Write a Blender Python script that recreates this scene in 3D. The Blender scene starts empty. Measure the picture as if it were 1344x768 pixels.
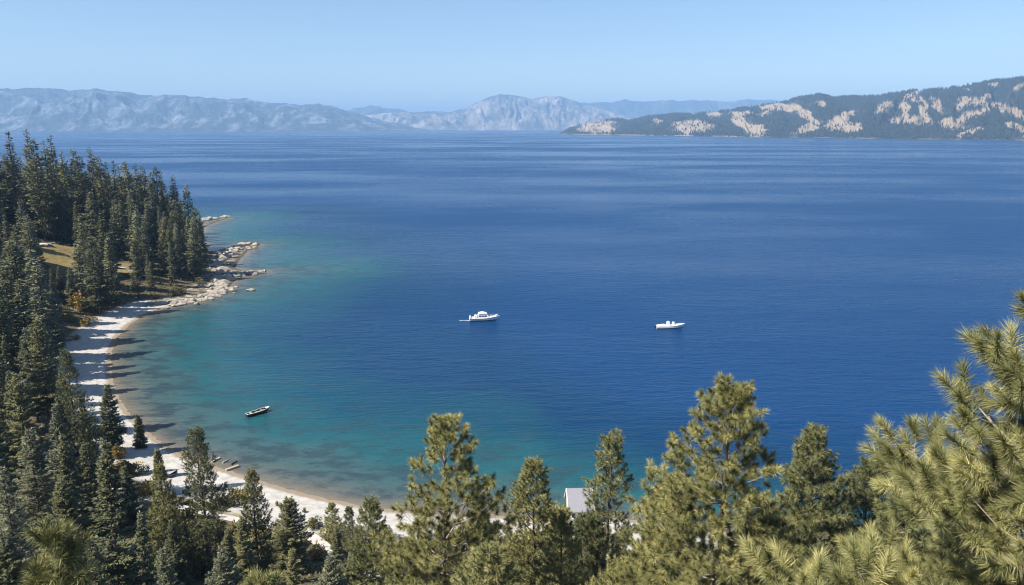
import bpy, bmesh, math, random
import numpy as np
from mathutils import Vector, Matrix

S = bpy.context.scene
R = math.radians

# ------------------------------------------------------------------ camera
FPX, W_PX, H_PX, HORIZ = 1000.0, 1344.0, 768.0, 166.0
CAM = np.array([0.0, 0.0, 70.0])
PITCH = math.atan((H_PX / 2 - HORIZ) / FPX)
cam_d = bpy.data.cameras.new("camera")
cam_d.sensor_width = 36.0
cam_d.lens = 36.0 * FPX / W_PX
cam_d.clip_start = 0.1
cam_d.clip_end = 120000.0
cam = bpy.data.objects.new("camera", cam_d)
cam.location = CAM
cam.rotation_euler = (math.pi / 2 - PITCH, 0, 0)
S.collection.objects.link(cam)
S.camera = cam

# ------------------------------------------------------------------ world, sun, exposure
SUN_FROM = np.array([-1.0, -0.50])           # horizontal direction towards the sun
SUN_EL = R(49)
az = math.atan2(SUN_FROM[0], SUN_FROM[1])    # clockwise from +Y
wd = bpy.data.worlds.new("World")
S.world = wd
wd.use_nodes = True
nt = wd.node_tree
bg = nt.nodes["Background"]
sky = nt.nodes.new("ShaderNodeTexSky")
sky.sky_type = 'NISHITA'
sky.sun_disc = False
sky.sun_elevation = SUN_EL
sky.sun_rotation = az
sky.altitude = 2000.0
sky.air_density = 1.15
sky.dust_density = 1.6
sky.ozone_density = 3.0
nt.links.new(sky.outputs[0], bg.inputs[0])
bg.inputs[1].default_value = 0.082
sun_d = bpy.data.lights.new("sun", 'SUN')
sun_d.energy = 5.0
sun_d.angle = R(0.5)
sun_d.color = (1.0, 0.955, 0.88)
sun = bpy.data.objects.new("sun", sun_d)
v = Vector((SUN_FROM[0], SUN_FROM[1], 0)).normalized() * math.cos(SUN_EL) + Vector((0, 0, math.sin(SUN_EL)))
sun.rotation_euler = v.to_track_quat('Z', 'Y').to_euler()
sun.location = (-200, -80, 300)
S.collection.objects.link(sun)
S.view_settings.view_transform = 'Standard'
S.view_settings.look = 'None'
S.view_settings.exposure = 0.90
S.view_settings.gamma = 1.0
S.view_settings.use_curve_mapping = False
S.cycles.max_bounces = 6
S.cycles.diffuse_bounces = 1
S.cycles.glossy_bounces = 2
S.cycles.transmission_bounces = 2
S.cycles.volume_bounces = 0
S.cycles.transparent_max_bounces = 4
S.cycles.use_denoising = True
S.cycles.filter_width = 1.1

# ------------------------------------------------------------------ projection helpers
cp, sp_ = math.cos(PITCH), math.sin(PITCH)

def ray(px, py):
    x = (px - W_PX / 2) / FPX
    y = -(py - H_PX / 2) / FPX
    return np.array([x, cp + y * sp_, -sp_ + y * cp])   # camera space (x, y, -1) turned

def at(px, py, Y):                      # point seen at a pixel, Y metres ahead
    d = ray(px, py)
    return CAM + d * (Y / d[1])

def on(px, py, z=0.0):                  # point seen at a pixel on the level z
    d = ray(px, py)
    return CAM + d * ((z - CAM[2]) / d[2])

def proj(p):
    q = np.asarray(p, float) - CAM
    f = q[..., 1] * cp - q[..., 2] * sp_
    u = q[..., 1] * sp_ + q[..., 2] * cp
    return W_PX / 2 + q[..., 0] / f * FPX, H_PX / 2 - u / f * FPX

# ------------------------------------------------------------------ noise
def _hash(ix, iy, seed):
    h = (ix.astype(np.int64) * 374761393 + iy.astype(np.int64) * 668265263 + seed * 1442695041) & 0xffffffff
    h = ((h ^ (h >> 13)) * 1274126177) & 0xffffffff
    return ((h ^ (h >> 16)) & 0xffffff) / float(0xffffff)

def vnoise(x, y, seed=0):
    x = np.asarray(x, float); y = np.asarray(y, float)
    ix, iy = np.floor(x), np.floor(y)
    fx, fy = x - ix, y - iy
    fx = fx * fx * (3 - 2 * fx); fy = fy * fy * (3 - 2 * fy)
    a = _hash(ix, iy, seed); b = _hash(ix + 1, iy, seed)
    c = _hash(ix, iy + 1, seed); d = _hash(ix + 1, iy + 1, seed)
    return (a * (1 - fx) + b * fx) * (1 - fy) + (c * (1 - fx) + d * fx) * fy

def fbm(x, y, o=4, seed=0):
    s, a, t = 0.0, 1.0, 0.0
    for i in range(o):
        s = s + a * vnoise(x * 2 ** i, y * 2 ** i, seed + i * 17); t += a; a *= 0.5
    return s / t

# ------------------------------------------------------------------ mesh and object helpers
def link(o):
    S.collection.objects.link(o); return o

def mesh_np(name, verts, faces, mat, attrs=None, smooth=False):
    verts = np.asarray(verts, np.float32); faces = np.asarray(faces, np.int32)
    me = bpy.data.meshes.new(name)
    nf, k = faces.shape
    me.vertices.add(len(verts)); me.vertices.foreach_set("co", verts.ravel())
    me.loops.add(nf * k); me.loops.foreach_set("vertex_index", faces.ravel())
    me.polygons.add(nf)
    me.polygons.foreach_set("loop_start", np.arange(0, nf * k, k, dtype=np.int32))
    me.polygons.foreach_set("loop_total", np.full(nf, k, np.int32))
    if smooth:
        me.polygons.foreach_set("use_smooth", np.ones(nf, bool))
    me.update(calc_edges=True)
    for an, av in (attrs or {}).items():
        at_ = me.attributes.new(an, 'FLOAT', 'POINT')
        at_.data.foreach_set("value", np.asarray(av, np.float32).ravel())
    me.materials.append(mat)
    return me

def obj(name, me, parent=None):
    o = bpy.data.objects.new(name, me); link(o)
    if parent is not None: o.parent = parent
    return o

def tag(o, label=None, cat=None, group=None, kind=None):
    if label: o["label"] = label
    if cat: o["category"] = cat
    if group: o["group"] = group
    if kind: o["kind"] = kind
    return o

def empty(name, loc, rz=0.0):
    o = bpy.data.objects.new(name, None)
    o.empty_display_size = 0.5
    o.location = loc; o.rotation_euler = (0, 0, rz)
    return link(o)

def copy_tree(o, parent=None):
    c = o.copy(); link(c); c.parent = parent
    for ch in list(o.children): copy_tree(ch, c)
    return c

class MB:
    """collects boxes, tubes and lofts and links them as one mesh"""
    def __init__(s): s.bm = bmesh.new()
    def box(s, x0, x1, y0, y1, z0, z1, M=None, bev=0.0):
        r = bmesh.ops.create_cube(s.bm, size=1.0)
        vs = r['verts']
        for q in vs:
            q.co = Vector((x0 + (q.co.x + .5) * (x1 - x0), y0 + (q.co.y + .5) * (y1 - y0), z0 + (q.co.z + .5) * (z1 - z0)))
        if bev:
            es = list({e for q in vs for e in q.link_edges})
            g = bmesh.ops.bevel(s.bm, geom=es, offset=bev, segments=2, affect='EDGES', profile=0.5)
            vs = list({q for f in g['faces'] for q in f.verts} | {q for q in vs if q.is_valid})
        if M is not None:
            for q in vs: q.co = M @ q.co
        return s
    def tube(s, pts, r0, r1=None, n=8, caps=True):
        r1 = r0 if r1 is None else r1
        pts = [Vector(p) for p in pts]; rings = []
        for i, p in enumerate(pts):
            t = (pts[min(i + 1, len(pts) - 1)] - pts[max(i - 1, 0)]).normalized()
            a = t.orthogonal().normalized(); b = t.cross(a)
            rr = r0 + (r1 - r0) * i / max(1, len(pts) - 1)
            rings.append([s.bm.verts.new(p + (a * math.cos(q) + b * math.sin(q)) * rr) for q in [2 * math.pi * k / n for k in range(n)]])
        for A, B in zip(rings, rings[1:]):
            for k in range(n): s.bm.faces.new((A[k], A[(k + 1) % n], B[(k + 1) % n], B[k]))
        if caps:
            s.bm.faces.new(rings[0][::-1]); s.bm.faces.new(rings[-1])
        return s
    def poly(s, pts):
        s.bm.faces.new([s.bm.verts.new(p) for p in pts]); return s
    def prism(s, pts2, z0, z1):                    # outline in x, y
        lo = [s.bm.verts.new((x, y, z0)) for x, y in pts2]; hi = [s.bm.verts.new((x, y, z1)) for x, y in pts2]
        s.bm.faces.new(lo[::-1]); s.bm.faces.new(hi)
        n = len(lo)
        for k in range(n): s.bm.faces.new((lo[k], lo[(k + 1) % n], hi[(k + 1) % n], hi[k]))
        return s
    def prism_xz(s, pts2, y0, y1):                 # outline in x, z
        a = [s.bm.verts.new((x, y0, z)) for x, z in pts2]; b = [s.bm.verts.new((x, y1, z)) for x, z in pts2]
        s.bm.faces.new(a); s.bm.faces.new(b[::-1])
        n = len(a)
        for k in range(n): s.bm.faces.new((a[k], b[k], b[(k + 1) % n], a[(k + 1) % n]))
        return s
    def build(s, name, mat, parent=None, smooth=False):
        bmesh.ops.recalc_face_normals(s.bm, faces=s.bm.faces)
        me = bpy.data.meshes.new(name); s.bm.to_mesh(me); s.bm.free()
        me.materials.append(mat)
        if smooth:
            for p in me.polygons: p.use_smooth = True
        return obj(name, me, parent)

# ------------------------------------------------------------------ materials
def newmat(name):
    m = bpy.data.materials.new(name); m.use_nodes = True
    n = m.node_tree.nodes; l = m.node_tree.links
    return m, n, l, n["Principled BSDF"]

def simple(name, col, rough=0.6, var=0.12, scale=3.0, metal=0.0, bump=0.0, spec=0.5):
    m, n, l, b = newmat(name)
    b.inputs["Roughness"].default_value = rough
    b.inputs["Metallic"].default_value = metal
    b.inputs["Specular IOR Level"].default_value = spec
    tc = n.new("ShaderNodeTexCoord"); nz = n.new("ShaderNodeTexNoise")
    nz.inputs["Scale"].default_value = scale; nz.inputs["Detail"].default_value = 6
    l.new(tc.outputs["Object"], nz.inputs["Vector"])
    r = n.new("ShaderNodeValToRGB")
    r.color_ramp.elements[0].position = .3; r.color_ramp.elements[1].position = .7
    r.color_ramp.elements[0].color = tuple(c * (1 - var) for c in col) + (1,)
    r.color_ramp.elements[1].color = tuple(min(1, c * (1 + var)) for c in col) + (1,)
    l.new(nz.outputs["Fac"], r.inputs[0]); l.new(r.outputs[0], b.inputs["Base Color"])
    if bump:
        bp = n.new("ShaderNodeBump"); bp.inputs["Strength"].default_value = bump; bp.inputs["Distance"].default_value = .05
        l.new(nz.outputs["Fac"], bp.inputs["Height"]); l.new(bp.outputs[0], b.inputs["Normal"])
    return m

def ramp(n, stops, interp='LINEAR'):
    r = n.new("ShaderNodeValToRGB"); e = r.color_ramp.elements
    r.color_ramp.interpolation = interp
    while len(e) < len(stops): e.new(0.5)
    for k, (p, c) in enumerate(stops):
        e[k].position = p; e[k].color = tuple(c) + ((1,) if len(c) == 3 else ())
    return r

def noise(n, l, vec, scale, detail=4, rough=.5):
    z = n.new("ShaderNodeTexNoise"); z.inputs["Scale"].default_value = scale
    z.inputs["Detail"].default_value = detail; z.inputs["Roughness"].default_value = rough
    if vec is not None: l.new(vec, z.inputs["Vector"])
    return z

def mapping(n, l, vec, scale=(1, 1, 1), rot=(0, 0, 0)):
    m = n.new("ShaderNodeMapping"); m.inputs["Scale"].default_value = scale; m.inputs["Rotation"].default_value = rot
    l.new(vec, m.inputs["Vector"]); return m.outputs[0]

def mixc(n, l, fac, a, b):
    m = n.new("ShaderNodeMix"); m.data_type = 'RGBA'
    for s, x in ((m.inputs[0], fac), (m.inputs[6], a), (m.inputs[7], b)):
        if hasattr(x, "is_linked"): l.new(x, s)
        elif isinstance(x, (tuple, list)): s.default_value = tuple(x) + ((1,) if len(x) == 3 else ())
        else: s.default_value = x
    return m.outputs[2]

def mth(n, l, op, a, b=None, clamp=False):
    m = n.new("ShaderNodeMath"); m.operation = op; m.use_clamp = clamp
    for i, x in enumerate((a, b)):
        if x is None: continue
        if hasattr(x, "is_linked"): l.new(x, m.inputs[i])
        else: m.inputs[i].default_value = x
    return m.outputs[0]

def attr(n, name):
    a = n.new("ShaderNodeAttribute"); a.attribute_name = name; return a.outputs["Fac"]

def foliage_mat(name, dark, mid, light, rough=.55, spec=.35, transl=.06, vary=.4):
    m, n, l, b = newmat(name)
    oi = n.new("ShaderNodeObjectInfo")
    t = mth(n, l, 'ADD', mth(n, l, 'MULTIPLY', attr(n, "tint"), 1 - vary), mth(n, l, 'MULTIPLY', oi.outputs["Random"], vary))
    r = ramp(n, [(0.0, dark), (.5, mid), (1.0, light)]); l.new(t, r.inputs[0])
    l.new(r.outputs[0], b.inputs["Base Color"])
    b.inputs["Roughness"].default_value = rough; b.inputs["Specular IOR Level"].default_value = spec
    if transl:
        tr = n.new("ShaderNodeBsdfTranslucent"); l.new(r.outputs[0], tr.inputs[0])
        ms = n.new("ShaderNodeMixShader"); ms.inputs[0].default_value = transl
        l.new(b.outputs[0], ms.inputs[1]); l.new(tr.outputs[0], ms.inputs[2])
        l.new(ms.outputs[0], n["Material Output"].inputs[0])
    return m

M_FIRL = foliage_mat("light_fir_needles", (.070, .074, .030), (.150, .148, .060), (.30, .265, .10))
M_FIR = foliage_mat("fir_needles", (.055, .064, .032), (.13, .135, .060), (.28, .255, .10))
M_FIRG = foliage_mat("grey_fir_needles", (.075, .083, .050), (.16, .165, .092), (.29, .28, .15))
M_PINE = foliage_mat("pine_needles", (.060, .066, .024), (.24, .23, .080), (.62, .54, .20), rough=.55, spec=.3, transl=.06, vary=.15)
M_PINED = foliage_mat("mid_pine_needles", (.050, .060, .026), (.17, .175, .068), (.46, .41, .155), rough=.55, spec=.3)
M_NEAR = foliage_mat("long_pine_needles", (.050, .058, .022), (.22, .22, .080), (.62, .55, .22), rough=.45, spec=.35, transl=.08, vary=.05)
M_YEL = foliage_mat("autumn_leaves", (.16, .12, .03), (.30, .20, .045), (.46, .32, .09))
M_SHR = foliage_mat("shrub_leaves", (.07, .07, .025), (.13, .12, .04), (.24, .20, .07))
M_BARK = simple("bark", (.115, .085, .065), .9, .35, 2.0, bump=.6, spec=.2)
M_BARKL = simple("pale_bark", (.30, .25, .20), .85, .3, 3.0, bump=.5, spec=.2)
M_WHITE = simple("white_gelcoat", (.80, .79, .76), .3, .03, 1.0)
M_CREAM = simple("cream_deck", (.62, .58, .50), .6, .06, 2.0)
M_DARKG = simple("tinted_glass", (.02, .025, .03), .1, .1, 1.0)
M_STEEL = simple("steel", (.55, .55, .55), .3, .05, 2.0, metal=.8)
M_BLACK = simple("black_hull", (.018, .018, .02), .35, .2, 2.0)
M_TAN = simple("tan_boards", (.34, .29, .20), .7, .15, 4.0)
M_WOODG = simple("weathered_wood", (.42, .38, .33), .85, .25, 4.0, bump=.3)

def rock_mat():
    m, n, l, b = newmat("granite")
    g = n.new("ShaderNodeNewGeometry")
    z1 = noise(n, l, g.outputs["Position"], .9, 8, .6); z2 = noise(n, l, g.outputs["Position"], 6, 5, .6)
    c = ramp(n, [(.3, (.13, .11, .085)), (.5, (.32, .275, .215)), (.72, (.47, .42, .345))]); l.new(z1.outputs[0], c.inputs[0])
    c2 = mixc(n, l, mth(n, l, 'MULTIPLY', z2.outputs[0], .4), c.outputs[0], (.30, .27, .22))
    sx = n.new("ShaderNodeSeparateXYZ"); l.new(g.outputs["Position"], sx.inputs[0])
    wet = n.new("ShaderNodeMapRange"); wet.inputs[1].default_value = .12; wet.inputs[2].default_value = .45
    l.new(sx.outputs[2], wet.inputs[0])
    c3 = mixc(n, l, wet.outputs[0], (.10, .085, .06), c2)
    l.new(c3, b.inputs["Base Color"]); b.inputs["Roughness"].default_value = .85
    bp = n.new("ShaderNodeBump"); bp.inputs["Strength"].default_value = .7; bp.inputs["Distance"].default_value = .15
    l.new(z2.outputs[0], bp.inputs["Height"]); l.new(bp.outputs[0], b.inputs["Normal"])
    return m
M_ROCK = rock_mat()

# ------------------------------------------------------------------ shoreline
SHORE_PX = [(262, 296), (285, 289), (302, 286), (286, 291), (268, 298), (264, 312), (272, 330),
            (300, 328), (322, 319), (342, 321), (326, 328), (313, 342), (308, 352), (322, 357), (348, 356), (330, 362), (308, 367),
            (300, 378), (283, 386), (262, 395), (238, 400), (210, 405), (188, 414), (168, 427), (152, 443),
            (145, 462), (144, 482), (147, 503), (155, 524), (168, 543), (190, 565), (212, 583), (237, 598), (266, 609),
            (297, 618), (340, 632), (380, 644), (425, 655), (460, 662), (500, 669), (560, 672), (640, 676), (700, 682), (752, 686), (800, 680), (850, 684),
            (930, 694), (1050, 705), (1200, 716), (1344, 725)]
SHORE = [(-2500, 1100), (-900, 800), (-520, 690), (-330, 640)] + [tuple(on(a, b)[:2]) for a, b in SHORE_PX]
SHORE += [(150, 112), (300, 125), (700, 90), (2500, 200)]
LANDPOLY = SHORE + [(2500, -2000), (-2500, -2000)]

def inside(x, y, poly):
    x = np.asarray(x, float); y = np.asarray(y, float); r = np.zeros(x.shape, bool)
    n = len(poly)
    for i in range(n):
        x0, y0 = poly[i]; x1, y1 = poly[(i + 1) % n]
        if y0 == y1: continue
        c = ((y0 > y) != (y1 > y)) & (x < (x1 - x0) * (y - y0) / (y1 - y0) + x0)
        r ^= c
    return r

def sdist(x, y):
    """distance to the shoreline, positive on land"""
    x = np.asarray(x, float); y = np.asarray(y, float)
    d = np.full(x.shape, 1e18)
    for (x0, y0), (x1, y1) in zip(SHORE, SHORE[1:]):
        dx, dy = x1 - x0, y1 - y0; L = dx * dx + dy * dy + 1e-9
        t = np.clip(((x - x0) * dx + (y - y0) * dy) / L, 0, 1)
        d = np.minimum(d, (x - x0 - t * dx) ** 2 + (y - y0 - t * dy) ** 2)
    d = np.sqrt(d)
    return np.where(inside(x, y, LANDPOLY), d, -d)

BW = 12.0
def height(x, y):
    d = sdist(x, y)
    b = np.clip(d, 0, BW) * .11
    e = np.clip(d - BW, 0, None)
    n = fbm(np.asarray(x) / 45, np.asarray(y) / 45, 4, 5) - .5
    n2 = fbm(np.asarray(x) / 9, np.asarray(y) / 9, 3, 9) - .5
    hill = 46 * (1 - np.exp(-e * .31 / 46 * 1.15)) * (e / (e + 4))
    land = b + hill + n * np.clip(e / 30, 0, 1) * 9 + n2 * np.clip(e / 8, 0, 1) * 1.2
    far = np.clip(e - 250, 0, None) * .12
    dd = np.clip(-d, 0, None)
    sea = -(0.05 * dd + .0012 * dd ** 2)
    sea = sea * (1 + 3.0 * np.clip((np.asarray(x) - 5) / 45, 0, 1) * np.clip((400 - np.asarray(y)) / 100, 0, 1))
    sea = np.maximum(sea, -60)
    return np.where(d > 0, land + far, sea)

def hgt(x, y): return float(height(np.array([x]), np.array([y]))[0])

def land(px, py):
    # where the line of sight through a pixel meets the ground
    d = ray(px, py); Ys = np.linspace(15, 900, 1800)
    q = CAM + d[None] * (Ys / d[1])[:, None]; k = np.argmax(q[:, 2] < np.maximum(height(q[:, 0], q[:, 1]), 0))
    return q[k]

# ------------------------------------------------------------------ ground sheet
def axis(lo, a, b, hi, step, grow=1.13):
    c = list(np.arange(a, b + step, step))
    s, p = step, c[-1]; up = []
    while p < hi: s *= grow; p += s; up.append(p)
    s, p = step, c[0]; dn = []
    while p > lo: s *= grow; p -= s; dn.append(p)
    return np.array(dn[::-1] + c + up)

def grid_mesh(name, X, Y, Z, mat, attrs=None):
    ny, nx = X.shape
    idx = np.arange(nx * ny).reshape(ny, nx)
    f = np.stack([idx[:-1, :-1], idx[:-1, 1:], idx[1:, 1:], idx[1:, :-1]], -1).reshape(-1, 4)
    return mesh_np(name, np.stack([X, Y, Z], -1).reshape(-1, 3), f, mat, attrs, True)

CLEAR = [land(73, 333)[:2], land(165, 352)[:2]]

def ground_mat():
    m, n, l, b = newmat("ground")
    g = n.new("ShaderNodeNewGeometry"); pos = g.outputs["Position"]
    z1 = noise(n, l, pos, .05, 5); z2 = noise(n, l, pos, .6, 6); z3 = noise(n, l, pos, 3.5, 4)
    fl = ramp(n, [(.30, (.045, .038, .024)), (.5, (.105, .085, .045)), (.68, (.20, .15, .065))])
    l.new(mth(n, l, 'ADD', mth(n, l, 'MULTIPLY', z1.outputs[0], .5), mth(n, l, 'MULTIPLY', z2.outputs[0], .5)), fl.inputs[0])
    gr = ramp(n, [(.3, (.17, .125, .045)), (.7, (.27, .205, .085))]); l.new(z2.outputs[0], gr.inputs[0])
    c = mixc(n, l, attr(n, "meadow"), fl.outputs[0], gr.outputs[0])
    sd = ramp(n, [(.3, (.37, .345, .305)), (.7, (.51, .48, .43))]); l.new(z2.outputs[0], sd.inputs[0])
    spk = mixc(n, l, mth(n, l, 'MULTIPLY', mth(n, l, 'SUBTRACT', z3.outputs[0], .56, True), 4.0, True), sd.outputs[0], (.30, .26, .21))
    d = attr(n, "shore")
    dn = mth(n, l, 'ADD', d, mth(n, l, 'MULTIPLY', mth(n, l, 'SUBTRACT', z2.outputs[0], .5), 6.0))
    k = n.new("ShaderNodeMapRange"); k.inputs[1].default_value = BW + 3.0; k.inputs[2].default_value = BW + .5; l.new(dn, k.inputs[0])
    c = mixc(n, l, k.outputs[0], c, spk)
    gz = noise(n, l, pos, .35, 8, .65)
    rk = ramp(n, [(.40, (.05, .042, .03)), (.52, (.13, .11, .075)), (.62, (.34, .30, .24))]); l.new(gz.outputs[0], rk.inputs[0])
    c = mixc(n, l, mth(n, l, 'MULTIPLY', attr(n, "rocky"), k.outputs[0]), c, rk.outputs[0])
    w = n.new("ShaderNodeMapRange"); w.inputs[1].default_value = 1.7; w.inputs[2].default_value = .7
    l.new(mth(n, l, 'ADD', d, mth(n, l, 'MULTIPLY', mth(n, l, 'SUBTRACT', z2.outputs[0], .5), 1.2)), w.inputs[0])
    c = mixc(n, l, w.outputs[0], c, mixc(n, l, attr(n, "rocky"), (.25, .20, .14), (.07, .06, .04)))
    st = n.new("ShaderNodeMapRange"); st.inputs[1].default_value = 0.0; st.inputs[2].default_value = .35
    l.new(mth(n, l, 'ABSOLUTE', mth(n, l, 'SUBTRACT', dn, 3.6)), st.inputs[0])
    c = mixc(n, l, st.outputs[0], mixc(n, l, .45, c, (.25, .2, .14)), c)
    l.new(c, b.inputs["Base Color"]); b.inputs["Roughness"].default_value = .95
    b.inputs["Specular IOR Level"].default_value = .2
    bp = n.new("ShaderNodeBump"); bp.inputs["Strength"].default_value = .6; bp.inputs["Distance"].default_value = .3
    l.new(z2.outputs[0], bp.inputs["Height"]); l.new(bp.outputs[0], b.inputs["Normal"])
    return m

gx = axis(-2400, -330, 130, 2400, 2.2); gy = axis(-1500, 20, 600, 1300, 2.2)
GX, GY = np.meshgrid(gx, gy)
GZ = height(GX, GY); GD = sdist(GX, GY)
def blob(x, y, c, r, seed):
    q = np.hypot(x - c[0], y - c[1]) / r + (fbm(x / 8, y / 8, 3, seed) - .5) * .5
    return np.clip((1.1 - q) * 5, 0, 1)
MEADOWS = [(CLEAR[0], 19), (CLEAR[1], 9), (land(283, 668)[:2], 7), (land(360, 680)[:2], 7), (land(400, 684)[:2], 6)]
meadow = np.zeros(GX.shape)
for i, (c, r) in enumerate(MEADOWS): meadow = np.maximum(meadow, blob(GX, GY, c, r, 40 + i))
gr_me = grid_mesh("ground", GX, GY, GZ, ground_mat(), {"shore": GD, "meadow": meadow, "rocky": np.clip(np.clip((GX - 28) / 8, 0, 2) * (GY < 200) + (GY - on(215, 404)[1]) / 12 + (fbm(GX / 6, GY / 6, 3, 2) - .5) * 2, 0, 1)})
tag(obj("ground", gr_me), kind="structure")

# ------------------------------------------------------------------ water
def water_mat():
    m, n, l, b = newmat("lake_water")
    g = n.new("ShaderNodeNewGeometry"); pos = g.outputs["Position"]
    dep = attr(n, "depth")
    zz = noise(n, l, mapping(n, l, pos, (1, 1.3, 1)), .035, 5, .55)
    dd = mth(n, l, 'MULTIPLY', dep, mth(n, l, 'ADD', mth(n, l, 'MULTIPLY', zz.outputs[0], 1.3), .35))
    k = n.new("ShaderNodeMapRange"); k.inputs[1].default_value = 0; k.inputs[2].default_value = 30; l.new(dd, k.inputs[0])
    base = ramp(n, [(0.0, (.18, .145, .10)), (.005, (.105, .105, .085)), (.016, (.050, .088, .085)), (.05, (.013, .080, .090)),
                    (.15, (.003, .048, .082)), (.30, (.001, .030, .082)), (1.0, (.001, .033, .110))])
    l.new(k.outputs[0], base.inputs[0])
    # weed and stones on the bottom, in shallow water only
    w1 = noise(n, l, mapping(n, l, pos, (1, 1.6, 1), (0, 0, .5)), .10, 8, .68)
    wr = ramp(n, [(.47, (0, 0, 0)), (.56, (1, 1, 1))]); l.new(w1.outputs[0], wr.inputs[0])
    sh = ramp(n, [(0.0, (0, 0, 0)), (.010, (1, 1, 1)), (.05, (.75, .75, .75)), (.14, (.25, .25, .25)), (.28, (0, 0, 0))]); l.new(k.outputs[0], sh.inputs[0])
    wf = mth(n, l, 'MULTIPLY', mth(n, l, 'MULTIPLY', wr.outputs[0], sh.outputs[0]), .75)
    c = mixc(n, l, wf, base.outputs[0], (.022, .038, .046))
    l.new(c, b.inputs["Base Color"])
    b.inputs["IOR"].default_value = 1.33; b.inputs["Specular IOR Level"].default_value = .25
    # wind: streaks far out, ripples everywhere
    st = noise(n, l, mapping(n, l, pos, (.0006, .0028, 1), (0, 0, .08)), 1.0, 6, .6)
    st2 = noise(n, l, mapping(n, l, pos, (.0022, .0050, 1), (0, 0, -.15)), 1.0, 5, .62)
    sr = ramp(n, [(.42, (0, 0, 0)), (.55, (1, 1, 1))]); l.new(mth(n, l, 'ADD', mth(n, l, 'MULTIPLY', st.outputs[0], .5), mth(n, l, 'MULTIPLY', st2.outputs[0], .5)), sr.inputs[0])
    r1 = noise(n, l, mapping(n, l, pos, (.35, .95, 1), (0, 0, .12)), 1.0, 5, .62)
    r2 = noise(n, l, mapping(n, l, pos, (.05, .16, 1), (0, 0, -.1)), 1.0, 5, .6)
    r3 = noise(n, l, mapping(n, l, pos, (.13, .42, 1), (0, 0, .05)), 1.0, 4, .6)
    h = mth(n, l, 'ADD', mth(n, l, 'ADD', mth(n, l, 'MULTIPLY', r1.outputs[0], .7), mth(n, l, 'MULTIPLY', r2.outputs[0], 1.8)), mth(n, l, 'MULTIPLY', r3.outputs[0], 1.5))
    bp = n.new("ShaderNodeBump"); bp.inputs["Distance"].default_value = .55
    l.new(mth(n, l, 'ADD', mth(n, l, 'MULTIPLY', sr.outputs[0], .35), .60), bp.inputs["Strength"])
    l.new(h, bp.inputs["Height"]); l.new(bp.outputs[0], b.inputs["Normal"])
    rr = mth(n, l, 'ADD', mth(n, l, 'MULTIPLY', sr.outputs[0], .20), .15)
    l.new(rr, b.inputs["Roughness"])
    return m

wa = np.radians(np.linspace(-75, 75, 420)); wr_ = np.concatenate([np.linspace(60, 700, 400), np.geomspace(706, 45000, 70)])
WA, WR = np.meshgrid(wa, wr_)
WX, WY = np.sin(WA) * WR, np.cos(WA) * WR
near = WR < 1500
WD = np.full(WX.shape, 60.0)
WD[near] = -height(WX[near], WY[near])
sb = on(450, 352)
WD = np.where(near, WD - WD * .62 * np.exp(-((WX - sb[0]) ** 2 / 30 ** 2 + (WY - sb[1]) ** 2 / 45 ** 2)), WD)
tag(obj("water", grid_mesh("water", WX, WY, np.zeros(WX.shape), water_mat(), {"depth": np.clip(WD, 0, 60)})), kind="structure")

# ------------------------------------------------------------------ mountains
def mountain_mat(name, forest, rock, thr, sc=.004, streak=3.0):
    m, n, l, b = newmat(name)
    g = n.new("ShaderNodeNewGeometry"); pos = g.outputs["Position"]
    w = noise(n, l, pos, sc * .5, 3)
    z1 = noise(n, l, mapping(n, l, pos, (1, .35, 1 / streak)), sc, 9, .66)
    z2 = noise(n, l, pos, sc * 9, 5, .7)
    t = mth(n, l, 'ADD', mth(n, l, 'MULTIPLY', z1.outputs[0], .52), mth(n, l, 'ADD', mth(n, l, 'MULTIPLY', z2.outputs[0], .32), mth(n, l, 'MULTIPLY', w.outputs[0], .16)))
    t = mth(n, l, 'ADD', t, mth(n, l, 'MULTIPLY', attr(n, "bare"), .35))
    r = ramp(n, [(0, (0, 0, 0)), (thr - .04, (0, 0, 0)), (thr + .10, (1, 1, 1))]); l.new(t, r.inputs[0])
    fz = ramp(n, [(.3, tuple(c * .6 for c in forest)), (.7, tuple(c * 1.4 for c in forest))]); l.new(z2.outputs[0], fz.inputs[0])
    rz = ramp(n, [(.3, tuple(c * .75 for c in rock)), (.7, tuple(min(1, c * 1.2) for c in rock))]); l.new(z2.outputs[0], rz.inputs[0])
    r0 = ramp(n, [(0, (0, 0, 0)), (thr - .15, (0, 0, 0)), (thr + .02, (1, 1, 1))]); l.new(t, r0.inputs[0])
    kb = .30 if name == 'near_hills' else .08
    brush = tuple(f * .8 + q * kb for f, q in zip(forest, rock))
    l.new(mixc(n, l, r.outputs[0], mixc(n, l, r0.outputs[0], fz.outputs[0], brush), rz.outputs[0]), b.inputs["Base Color"])
    b.inputs["Roughness"].default_value = 1.0; b.inputs["Specular IOR Level"].default_value = .05
    bp = n.new("ShaderNodeBump"); bp.inputs["Strength"].default_value = .8; bp.inputs["Distance"].default_value = 18
    l.new(z2.outputs[0], bp.inputs["Height"]); l.new(bp.outputs[0], b.inputs["Normal"])
    return m

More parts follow.
